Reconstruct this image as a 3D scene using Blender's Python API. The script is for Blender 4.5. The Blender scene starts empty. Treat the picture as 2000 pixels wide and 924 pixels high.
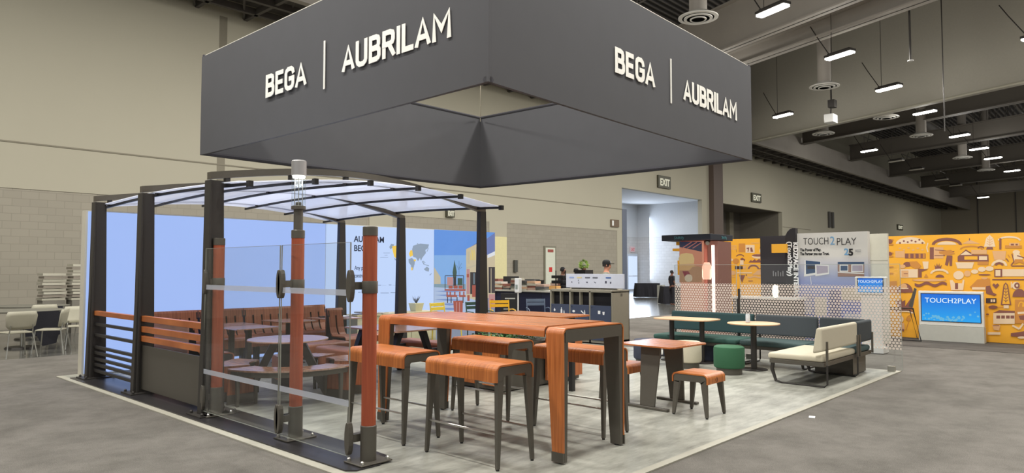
import bpy, bmesh, math, random
from mathutils import Vector, Matrix
R = math.radians
PI = math.pi
S = bpy.context.scene
C = S.collection
random.seed(7)

# ---------------------------------------------------------------- camera
cd = bpy.data.cameras.new('camera')
cam = bpy.data.objects.new('camera', cd)
C.objects.link(cam)
S.camera = cam
cam.location = (0, 0, 1.55)
cam.rotation_euler = (R(90 + 2.633), 0, R(42.624 - 90))
cd.sensor_fit = 'HORIZONTAL'
cd.sensor_width = 36
cd.lens = 36 * 1369.8 / 2000
cd.clip_end = 400
cd.clip_start = 0.05

# ---------------------------------------------------------------- light and exposure
S.view_settings.view_transform = 'Standard'
S.view_settings.look = 'None'
S.view_settings.gamma = 1
S.view_settings.use_curve_mapping = False
S.view_settings.exposure = 0.0
w = bpy.data.worlds.new('world')
S.world = w
w.use_nodes = True
bg = w.node_tree.nodes['Background']
bg.inputs[0].default_value = (1.0, 0.985, 0.94, 1)
bg.inputs[1].default_value = 0.56
LAMP_POWER = 330.0
GLOW_POWER = 110.0
LAMP_COLOR = (1.0, 0.97, 0.91)

def area(name, loc, sx, sy, power, color=(1, 1, 1), rot=(0, 0, 0), parent=None):
    l = bpy.data.lights.new(name, 'AREA')
    l.shape = 'RECTANGLE'
    l.size, l.size_y = sx, sy
    l.energy = power
    l.color = color
    o = bpy.data.objects.new(name, l)
    C.objects.link(o)
    o.location = loc
    o.rotation_euler = rot
    o.parent = parent
    return o
area('lobby_daylight', (43.3, 27.4, 3.0), 2.4, 4.5, 260, (0.72, 0.83, 1.0), (R(90), 0, R(150)))
area('lobby_fill_light', (38, 25, 6.0), 6, 4, 220, (0.85, 0.9, 1.0))  # fill light added under the lobby ceiling, no fixture there

# ---------------------------------------------------------------- materials
def glow(name, loc, power, color, parent=None):
    l = bpy.data.lights.new(name, 'POINT')
    l.energy = power
    l.color = color
    l.shadow_soft_size = 0.25
    o = bpy.data.objects.new(name, l)
    C.objects.link(o)
    o.location = loc
    o.parent = parent
    return o
def srgb(r, g, b):
    f = lambda c: ((c / 255 + 0.055) / 1.055) ** 2.4 if c > 10 else c / 255 / 12.92
    return (f(r), f(g), f(b), 1)
_m = {}
def nt(name):
    m = bpy.data.materials.new(name)
    m.use_nodes = True
    n = m.node_tree.nodes
    return m, n, m.node_tree.links, n['Principled BSDF']
def mat(name, col, rough=0.6, metal=0.0, var=0.06, scale=12, bump=0.0, emit=0.0, stretch=(1, 1, 1), spec=0.5):
    """plain procedural surface: colour with a noise variation and an optional bump"""
    if name in _m:
        return _m[name]
    m, n, l, p = nt(name)
    c = srgb(*col)
    tc = n.new('ShaderNodeTexCoord')
    mp = n.new('ShaderNodeMapping')
    mp.inputs['Scale'].default_value = stretch
    no = n.new('ShaderNodeTexNoise')
    no.inputs['Scale'].default_value = scale
    no.inputs['Detail'].default_value = 4
    l.new(tc.outputs['Object'], mp.inputs[0])
    l.new(mp.outputs[0], no.inputs['Vector'])
    mix = n.new('ShaderNodeMix')
    mix.data_type = 'RGBA'
    mix.inputs['A'].default_value = tuple(x * (1 - var) for x in c[:3]) + (1,)
    mix.inputs['B'].default_value = tuple(min(1, x * (1 + var)) for x in c[:3]) + (1,)
    l.new(no.outputs['Fac'], mix.inputs['Factor'])
    l.new(mix.outputs['Result'], p.inputs['Base Color'])
    p.inputs['Roughness'].default_value = rough
    p.inputs['Metallic'].default_value = metal
    p.inputs['Specular IOR Level'].default_value = spec
    if bump:
        b = n.new('ShaderNodeBump')
        b.inputs['Strength'].default_value = bump
        b.inputs['Distance'].default_value = 0.01
        l.new(no.outputs['Fac'], b.inputs['Height'])
        l.new(b.outputs[0], p.inputs['Normal'])
    if emit:
        l.new(mix.outputs['Result'], p.inputs['Emission Color'])
        p.inputs['Emission Strength'].default_value = emit
        p.inputs['Base Color'].default_value = (0, 0, 0, 1)
        l.remove(p.inputs['Base Color'].links[0])
        p.inputs['Base Color'].default_value = (0.02, 0.02, 0.02, 1)
    _m[name] = m
    return m
def wood(name, grain, base=(196, 118, 66), dark=(156, 86, 44), rough=0.38):
    """bamboo-like strips: lines run along every axis except the one in `grain`"""
    if name in _m:
        return _m[name]
    m, n, l, p = nt(name)
    tc = n.new('ShaderNodeTexCoord')
    mp = n.new('ShaderNodeMapping')
    mp.inputs['Scale'].default_value = {'x': (55, 1.2, 1.2), 'y': (1.2, 55, 1.2), 'xz': (45, 1.2, 45), 'yz': (1.2, 45, 45), 'z': (1.5, 1.5, 45), 'xy': (30, 30, 1.4)}[grain]
    l.new(tc.outputs['Object'], mp.inputs[0])
    no = n.new('ShaderNodeTexNoise')
    no.inputs['Scale'].default_value = 1.6
    no.inputs['Detail'].default_value = 5
    l.new(mp.outputs[0], no.inputs['Vector'])
    cr = n.new('ShaderNodeValToRGB')
    cr.color_ramp.elements[0].position = 0.32
    cr.color_ramp.elements[0].color = srgb(*dark)
    cr.color_ramp.elements[1].position = 0.68
    cr.color_ramp.elements[1].color = srgb(*base)
    l.new(no.outputs['Fac'], cr.inputs[0])
    l.new(cr.outputs[0], p.inputs['Base Color'])
    p.inputs['Roughness'].default_value = rough
    _m[name] = m
    return m
def glass(name, tint=(0.97, 0.985, 0.985), gloss=0.08):
    if name in _m:
        return _m[name]
    m, n, l, p = nt(name)
    n.remove(p)
    t = n.new('ShaderNodeBsdfTransparent')
    t.inputs[0].default_value = tint + (1,)
    g = n.new('ShaderNodeBsdfGlossy')
    g.inputs['Roughness'].default_value = 0.02
    fr = n.new('ShaderNodeLayerWeight')
    pw = n.new('ShaderNodeMath')
    pw.operation = 'POWER'
    pw.inputs[1].default_value = 4
    l.new(fr.outputs['Facing'], pw.inputs[0])
    ma = n.new('ShaderNodeMath')
    ma.operation = 'MULTIPLY_ADD'
    ma.inputs[1].default_value = 0.6
    ma.inputs[2].default_value = 0.035
    l.new(pw.outputs[0], ma.inputs[0])
    mx = n.new('ShaderNodeMixShader')
    l.new(ma.outputs[0], mx.inputs[0])
    l.new(t.outputs[0], mx.inputs[1])
    l.new(g.outputs[0], mx.inputs[2])
    l.new(mx.outputs[0], n['Material Output'].inputs[0])
    _m[name] = m
    return m
def blocks(name, col, axis):
    """painted concrete block wall, 0.4 x 0.2 m courses"""
    m, n, l, p = nt(name)
    tc = n.new('ShaderNodeTexCoord')
    sp = n.new('ShaderNodeSeparateXYZ')
    cb = n.new('ShaderNodeCombineXYZ')
    l.new(tc.outputs['Object'], sp.inputs[0])
    l.new(sp.outputs[axis], cb.inputs[0])
    l.new(sp.outputs['Z'], cb.inputs[1])
    br = n.new('ShaderNodeTexBrick')
    c = srgb(*col)
    br.inputs['Color1'].default_value = c
    br.inputs['Color2'].default_value = tuple(x * 0.93 for x in c[:3]) + (1,)
    br.inputs['Mortar'].default_value = tuple(x * 0.8 for x in c[:3]) + (1,)
    br.inputs['Scale'].default_value = 1.0
    br.inputs['Brick Width'].default_value = 0.4
    br.inputs['Row Height'].default_value = 0.2
    br.inputs['Mortar Size'].default_value = 0.008
    l.new(cb.outputs[0], br.inputs['Vector'])
    l.new(br.outputs['Color'], p.inputs['Base Color'])
    p.inputs['Roughness'].default_value = 0.8
    return m
def carpet(name, a, b, scale=160):
    m, n, l, p = nt(name)
    tc = n.new('ShaderNodeTexCoord')
    n1 = n.new('ShaderNodeTexNoise')
    n1.inputs['Scale'].default_value = scale
    n1.inputs['Detail'].default_value = 3
    n2 = n.new('ShaderNodeTexNoise')
    n2.inputs['Scale'].default_value = 1.6
    n2.inputs['Detail'].default_value = 6
    n2.inputs['Roughness'].default_value = 0.7
    l.new(tc.outputs['Object'], n1.inputs['Vector'])
    l.new(tc.outputs['Object'], n2.inputs['Vector'])
    ad = n.new('ShaderNodeMath')
    ad.operation = 'MULTIPLY_ADD'
    ad.inputs[1].default_value = 0.55
    l.new(n1.outputs['Fac'], ad.inputs[0])
    m2 = n.new('ShaderNodeMath')
    m2.operation = 'MULTIPLY'
    m2.inputs[1].default_value = 0.45
    l.new(n2.outputs['Fac'], m2.inputs[0])
    l.new(m2.outputs[0], ad.inputs[2])
    cr = n.new('ShaderNodeValToRGB')
    cr.color_ramp.elements[0].position = 0.38
    cr.color_ramp.elements[0].color = srgb(*a)
    cr.color_ramp.elements[1].position = 0.62
    cr.color_ramp.elements[1].color = srgb(*b)
    l.new(ad.outputs[0], cr.inputs[0])
    l.new(cr.outputs[0], p.inputs['Base Color'])
    p.inputs['Roughness'].default_value = 0.95
    p.inputs['Specular IOR Level'].default_value = 0.1
    return m
def vinyl(name):
    m, n, l, p = nt(name)
    tc = n.new('ShaderNodeTexCoord')
    mp = n.new('ShaderNodeMapping')
    mp.inputs['Scale'].default_value = (0.7, 2.2, 1)
    l.new(tc.outputs['Object'], mp.inputs[0])
    n1 = n.new('ShaderNodeTexNoise')
    n1.inputs['Scale'].default_value = 2.2
    n1.inputs['Detail'].default_value = 9
    n1.inputs['Roughness'].default_value = 0.72
    l.new(mp.outputs[0], n1.inputs['Vector'])
    cr = n.new('ShaderNodeValToRGB')
    cr.color_ramp.elements[0].position = 0.34
    cr.color_ramp.elements[0].color = srgb(124, 124, 115)
    cr.color_ramp.elements[1].position = 0.60
    cr.color_ramp.elements[1].color = srgb(170, 170, 160)
    l.new(n1.outputs['Fac'], cr.inputs[0])
    l.new(cr.outputs[0], p.inputs['Base Color'])
    p.inputs['Roughness'].default_value = 0.42
    p.inputs['Specular IOR Level'].default_value = 0.35
    return m
def dotted(name, s=0.05, r=0.40):
    """clear pane printed with a staggered field of pale dots; plane is local Y/Z"""
    m, n, l, p = nt(name)
    n.remove(p)
    tc = n.new('ShaderNodeTexCoord')
    sp = n.new('ShaderNodeSeparateXYZ')
    l.new(tc.outputs['Object'], sp.inputs[0])
    cb = n.new('ShaderNodeCombineXYZ')
    l.new(sp.outputs['Y'], cb.inputs[0])
    l.new(sp.outputs['Z'], cb.inputs[1])
    def vm(op, a, b=None):
        v = n.new('ShaderNodeVectorMath')
        v.operation = op
        l.new(a, v.inputs[0])
        if b is not None:
            v.inputs[1].default_value = b
        return v
    q = vm('MULTIPLY', cb.outputs[0], (1 / s, 1 / (s * 1.732), 0))
    ds = []
    for off in ((0, 0, 0), (0.5, 0.5, 0)):
        a = vm('ADD', q.outputs[0], off)
        f = vm('FRACTION', a.outputs[0])
        g = vm('SUBTRACT', f.outputs[0], (0.5, 0.5, 0))
        h = vm('MULTIPLY', g.outputs[0], (1, 1.732, 0))
        ln = vm('LENGTH', h.outputs[0])
        ds.append(ln)
    mn = n.new('ShaderNodeMath')
    mn.operation = 'MINIMUM'
    l.new(ds[0].outputs['Value'], mn.inputs[0])
    l.new(ds[1].outputs['Value'], mn.inputs[1])
    lt = n.new('ShaderNodeMath')
    lt.operation = 'LESS_THAN'
    lt.inputs[1].default_value = r
    l.new(mn.outputs[0], lt.inputs[0])
    t = n.new('ShaderNodeBsdfTransparent')
    t.inputs[0].default_value = (0.9, 0.9, 0.9, 1)
    d = n.new('ShaderNodeBsdfDiffuse')
    d.inputs[0].default_value = srgb(225, 215, 205)
    tr = n.new('ShaderNodeBsdfTranslucent')
    tr.inputs[0].default_value = srgb(240, 225, 215)
    a1 = n.new('ShaderNodeMixShader')
    a1.inputs[0].default_value = 0.5
    l.new(d.outputs[0], a1.inputs[1])
    l.new(tr.outputs[0], a1.inputs[2])
    fc = n.new('ShaderNodeMath')
    fc.operation = 'MULTIPLY'
    fc.inputs[1].default_value = 0.78
    l.new(lt.outputs[0], fc.inputs[0])
    mx = n.new('ShaderNodeMixShader')
    l.new(fc.outputs[0], mx.inputs[0])
    l.new(t.outputs[0], mx.inputs[1])
    l.new(a1.outputs[0], mx.inputs[2])
    l.new(mx.outputs[0], n['Material Output'].inputs[0])
    return m

DARK = mat('dark bronze metal', (62, 59, 56), 0.45, 0.35, 0.08, 40)
DARKER = mat('black metal', (38, 37, 38), 0.45, 0.2)
STEEL = mat('brushed steel', (190, 188, 182), 0.3, 0.9)
GREYM = mat('grey lacquered metal', (92, 88, 80), 0.45, 0.25, 0.05, 30)
FRAMEG = mat('stone grey frame', (88, 86, 78), 0.5, 0.2, 0.05, 30)
WOODX = wood('strip wood x', 'x')
WOODY = wood('strip wood y', 'y')
WOODXZ = wood('strip wood lengthwise', 'xz')
WOODYZ = wood('strip wood lengthwise y', 'yz')
WOODZ = wood('strip wood plain', 'z')
POSTW = wood('round timber', 'xy', (168, 82, 50), (150, 68, 42), 0.6)
DARKW = wood('shaded slat wood', 'x', (176, 110, 76), (138, 80, 54))
GLASS = glass('clear glass')
FROST = mat('frosted film', (200, 204, 214), 0.6, 0, 0.02)
_n, _l = FROST.node_tree.nodes, FROST.node_tree.links
_t = _n.new('ShaderNodeBsdfTransparent')
_x = _n.new('ShaderNodeMixShader')
_x.inputs[0].default_value = 0.5
_l.new(_t.outputs[0], _x.inputs[1])
_l.new(_n['Principled BSDF'].outputs[0], _x.inputs[2])
_l.new(_x.outputs[0], _n['Material Output'].inputs[0])
PALE = mat('pale wood top', (214, 170, 128), 0.45, 0, 0.06, 30, stretch=(1, 14, 1))
BLACKF = mat('black drape', (24, 24, 32), 0.9, 0, 0.2, 6)
WHITEP = mat('white plastic', (225, 225, 222), 0.35)
NAVY = mat('navy panel', (30, 36, 66), 0.5)
WHITEM = mat('white print', (235, 235, 235), 0.6)
BLACKP = mat('black print', (28, 28, 30), 0.6)

# ---------------------------------------------------------------- mesh helpers
class MB:
    def __init__(s):
        s.v, s.f, s.mi, s.cur = [], [], [], 0
    def add(s, vs, fs):
        o = len(s.v)
        s.v += [tuple(p) for p in vs]
        for f in fs:
            s.f.append([i + o for i in f])
            s.mi.append(s.cur)
        return s
    def box(s, x0, x1, y0, y1, z0, z1):
        v = [(x, y, z) for x in (x0, x1) for y in (y0, y1) for z in (z0, z1)]
        return s.add(v, [(0, 1, 3, 2), (4, 6, 7, 5), (0, 4, 5, 1), (2, 3, 7, 6), (0, 2, 6, 4), (1, 5, 7, 3)])
    def tbox(s, c0, a0, b0, c1, a1, b1):
        """tapered box from centre c0 (half sizes a0,b0) to centre c1 (half sizes a1,b1), ends level"""
        v = []
        for c, a, b in ((c0, a0, b0), (c1, a1, b1)):
            v += [(c[0] - a, c[1] - b, c[2]), (c[0] + a, c[1] - b, c[2]), (c[0] + a, c[1] + b, c[2]), (c[0] - a, c[1] + b, c[2])]
        return s.add(v, [(3, 2, 1, 0), (4, 5, 6, 7), (0, 1, 5, 4), (1, 2, 6, 5), (2, 3, 7, 6), (3, 0, 4, 7)])
    def tube(s, pts, r, n=8, rr=None, cap=True):
        pts = [Vector(p) for p in pts]
        rings = []
        for i, p in enumerate(pts):
            d = (pts[min(i + 1, len(pts) - 1)] - pts[max(i - 1, 0)]).normalized()
            u = d.orthogonal().normalized() if abs(d.z) > 0.99 else d.cross(Vector((0, 0, 1))).normalized()
            w_ = d.cross(u)
            q = rr[i] if rr else r
            rings.append([p + u * q * math.cos(2 * PI * k / n) + w_ * q * math.sin(2 * PI * k / n) for k in range(n)])
        v = [x for ring in rings for x in ring]
        f = []
        for i in range(len(pts) - 1):
            for k in range(n):
                a, b = i * n + k, i * n + (k + 1) % n
                f.append((a, b, b + n, a + n))
        if cap:
            f.append(tuple(range(n))[::-1])
            f.append(tuple(range((len(pts) - 1) * n, len(pts) * n)))
        return s.add(v, f)
    def lathe(s, prof, n=24, c=(0, 0, 0)):
        """prof: list of (radius, z)"""
        v = [(c[0] + r * math.cos(2 * PI * k / n), c[1] + r * math.sin(2 * PI * k / n), c[2] + z) for r, z in prof for k in range(n)]
        f = []
        for i in range(len(prof) - 1):
            for k in range(n):
                a, b = i * n + k, i * n + (k + 1) % n
                f.append((a, b, b + n, a + n))
        f.append(tuple(range(n))[::-1])
        f.append(tuple(range((len(prof) - 1) * n, len(prof) * n)))
        return s.add(v, f)
    def prism(s, poly, axis, a0, a1):
        """2D polygon extruded along axis; polygon coordinates are the two other axes in order"""
        n = len(poly)
        def P(p, a):
            return {'x': (a, p[0], p[1]), 'y': (p[0], a, p[1]), 'z': (p[0], p[1], a)}[axis]
        v = [P(p, a0) for p in poly] + [P(p, a1) for p in poly]
        f = [tuple(range(n))[::-1], tuple(range(n, 2 * n))] + [(i, (i + 1) % n, (i + 1) % n + n, i + n) for i in range(n)]
        return s.add(v, f)
    def strip(s, path, axis, a0, a1, t):
        """2D open path given thickness t and extruded along axis: bent sheet"""
        P = [Vector(p) for p in path]
        up, dn = [], []
        for i, p in enumerate(P):
            d = (P[min(i + 1, len(P) - 1)] - P[max(i - 1, 0)]).normalized()
            nn = Vector((-d.y, d.x))
            up.append(p + nn * t / 2)
            dn.append(p - nn * t / 2)
        for i in range(len(P) - 1):
            s.prism([up[i], up[i + 1], dn[i + 1], dn[i]], axis, a0, a1)
        return s
    def build(s, name, m, parent=None, smooth=False, bevel=0.0, loc=(0, 0, 0), rz=0.0, subsurf=0):
        me = bpy.data.meshes.new(name)
        me.from_pydata(s.v, [], s.f)
        ms = m if isinstance(m, (list, tuple)) else [m]
        for x in ms:
            me.materials.append(x)
        if len(ms) > 1:
            me.polygons.foreach_set('material_index', s.mi)
        b = bmesh.new()
        b.from_mesh(me)
        bmesh.ops.recalc_face_normals(b, faces=b.faces)
        b.to_mesh(me)
        b.free()
        if smooth:
            me.polygons.foreach_set('use_smooth', [True] * len(me.polygons))
        me.update()
        o = bpy.data.objects.new(name, me)
        C.objects.link(o)
        o.location = loc
        o.rotation_euler = (0, 0, rz)
        o.parent = parent
        if bevel:
            bv = o.modifiers.new('bevel', 'BEVEL')
            bv.width = bevel
            bv.segments = 3
            bv.limit_method = 'ANGLE'
            bv.angle_limit = R(50)
            bv.harden_normals = False
        if subsurf:
            sb = o.modifiers.new('sub', 'SUBSURF')
            sb.levels = sb.render_levels = subsurf
        if smooth and not subsurf:
            me.set_sharp_from_angle(angle=R(35))
        return o
def tag(o, label, cat, group=None, kind=None):
    o['label'] = label
    o['category'] = cat
    if group:
        o['group'] = group
    if kind:
        o['kind'] = kind
    return o
def thing(name, label, cat, loc=(0, 0, 0), rz=0.0, group=None):
    o = bpy.data.objects.new(name, None)
    C.objects.link(o)
    o.empty_display_size = 0.1
    o.location = loc
    o.rotation_euler = (0, 0, rz)
    return tag(o, label, cat, group)
def struct(name, mb, m, **k):
    o = mb.build(name, m, **k)
    if not k.get('parent'):
        o['kind'] = 'structure'
    return o
def dup(root, loc=None, rz=None, label=None, group=None, parent=None):
    c = root.copy()
    C.objects.link(c)
    if parent is not None:
        c.parent = parent
    if loc is not None:
        c.location = loc
    if rz is not None:
        c.rotation_euler = (0, 0, rz)
    if label:
        c['label'] = label
    if group:
        c['group'] = group
    for ch in list(root.children):
        dup(ch, parent=c)
    return c
GLY = {'A': (.31, [[(0, 0), (.155, 1), (.31, 0)], [(.05, .27), (.26, .27)]]), 'B': (.27, [[(0, 0), (0, 1)], [(0.05, 1), (.17, 1), (.23, .95), (.25, .86), (.25, .66), (.23, .57), (.17, .52), (.05, .52)], [(.05, .5), (.19, .5), (.25, .44), (.27, .36), (.27, .14), (.25, .06), (.19, 0), (.05, 0)]]),
       'E': (.24, [[(.24, 1), (0, 1), (0, 0), (.24, 0)], [(0, .5), (.21, .5)]]), 'G': (.28, [[(.28, .78), (.26, .91), (.2, 1), (.08, 1), (.02, .91), (0, .8), (0, .2), (.02, .09), (.08, 0), (.2, 0), (.26, .09), (.28, .2), (.28, .48), (.15, .48)]]),
       'U': (.28, [[(0, 1), (0, .2), (.02, .09), (.08, 0), (.2, 0), (.26, .09), (.28, .2), (.28, 1)]]), 'R': (.28, [[(0, 0), (0, 1), (.18, 1), (.25, .94), (.27, .84), (.27, .64), (.25, .54), (.18, .48), (0, .48)], [(.15, .48), (.28, 0)]]),
       'I': (.0, [[(0, 0), (0, 1)]]), 'L': (.23, [[(0, 1), (0, 0), (.23, 0)]]), 'M': (.38, [[(0, 0), (0, 1), (.19, .34), (.38, 1), (.38, 0)]])}
def sign_word(name, s, h, o, right, m, parent, t=.17, wd=1.0, gap=.2, depth=.006):
    """bold condensed capitals made of even strokes; h = cap height, t = stroke as a share of it"""
    b = MB()
    r = Vector(right)
    up = Vector((0, 0, 1))
    nr = r.cross(up).normalized()
    x = t / 2
    hh = 1 - t
    for ch in s:
        w_, strokes = GLY[ch]
        nq = 0
        for st in strokes:
            P = [Vector((x + p[0] * wd, t / 2 + p[1] * hh)) for p in st]
            L, Rr = [], []
            for i, p in enumerate(P):
                d0 = (p - P[i - 1]).normalized() if i else (P[1] - p).normalized()
                d1 = (P[i + 1] - p).normalized() if i < len(P) - 1 else d0
                n0, n1 = Vector((-d0.y, d0.x)), Vector((-d1.y, d1.x))
                q = (n0 + n1)
                q = q / max(q.length_squared / 2, .7)
                e = Vector((0, 0))
                if i == 0 and (ch not in 'B' or len(st) == 2): e = -d1 * t / 2 * (1 if ch not in 'AR' or len(st) > 2 else 0)
                if i == len(P) - 1 and (ch not in 'B' or len(st) == 2): e = d0 * t / 2 * (1 if ch not in 'A' or len(st) > 2 else 0)
                if ch in 'GE' and i in (0, len(P) - 1): e = e * .6
                L.append(p + e + q * t / 2)
                Rr.append(p + e - q * t / 2)
            for i in range(len(P) - 1):
                for sgn in (1,):
                    qd = [L[i], L[i + 1], Rr[i + 1], Rr[i]]
                    nq += 1
                    v = [Vector(o) + r * (a.x * h) + up * (min(max(a.y, 0), 1) * h) + nr * dd for dd in (0, depth + .0004 * nq) for a in qd]
                    b.add(v, [(3, 2, 1, 0), (4, 5, 6, 7), (0, 1, 5, 4), (1, 2, 6, 5), (2, 3, 7, 6), (3, 0, 4, 7)])
        x += w_ * wd + t + gap * .45
    return b.build(name, m, parent)
def text(name, s, size, m, o, right, up, parent=None, bold=0.0, depth=0.004, sx=1.0, align='LEFT', space=1.0, up2=None):
    """flat lettering: o = baseline start, right/up = unit vectors of the plane it stands on"""
    cu = bpy.data.curves.new(name, 'FONT')
    cu.body = s
    cu.size = size
    cu.offset = bold
    cu.extrude = depth / 2
    cu.align_x = align
    cu.space_character = space
    cu.resolution_u = 3
    t = bpy.data.objects.new(name, cu)
    C.objects.link(t)
    dg = bpy.context.evaluated_depsgraph_get()
    me = bpy.data.meshes.new_from_object(t.evaluated_get(dg))
    bpy.data.objects.remove(t)
    bpy.data.curves.remove(cu)
    r, u = Vector(right), Vector(up)
    nrm = r.cross(u).normalized()
    M = Matrix(((r.x * sx, u.x, nrm.x, o[0]), (r.y * sx, u.y, nrm.y, o[1]), (r.z * sx, u.z, nrm.z, o[2]), (0, 0, 0, 1)))
    me.transform(M)
    me.materials.clear()
    me.materials.append(m)
    ob = bpy.data.objects.new(name, me)
    C.objects.link(ob)
    ob.parent = parent
    return ob
XM, YM, ZP = (0, -1, 0), (1, 0, 0), (0, 0, 1)     # reading direction on a face looking to -X, on a face looking to -Y, up
def decal(name, shapes, axis, c, colors, emit=0.0, parent=None, off=(0, 0, 0), prefix='ink', thin=0.0006):
    """printed picture: flat colour areas laid over each other on a panel at axis = c"""
    mb = MB()
    keys = list(colors)
    for i, (k, pts) in enumerate(shapes):
        mb.cur = keys.index(k)
        d = c - 0.0012 - i * thin * 0.12
        v = [((d, u, z) if axis == 'X' else (u, d, z)) for u, z in pts]
        v = [(a - off[0], b - off[1], q - off[2]) for a, b, q in v]
        mb.add(v, [tuple(range(len(v)))])
    ms = [mat(prefix + ' ' + k, colors[k], 0.6, 0, 0.03, 6, emit=emit) for k in keys]
    return mb.build(name, ms, parent)
def rounded(x0, x1, z0, z1, r, n=5, open_bottom=True):
    """path up the left side, over and down the right side with rounded top corners"""
    p = [(x0, z0)]
    for i in range(n + 1):
        a = PI - PI / 2 * i / n
        p.append((x0 + r + r * math.cos(a), z1 - r + r * math.sin(a)))
    for i in range(n + 1):
        a = PI / 2 - PI / 2 * i / n
        p.append((x1 - r + r * math.cos(a), z1 - r + r * math.sin(a)))
    p.append((x1, z0))
    return p
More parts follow.
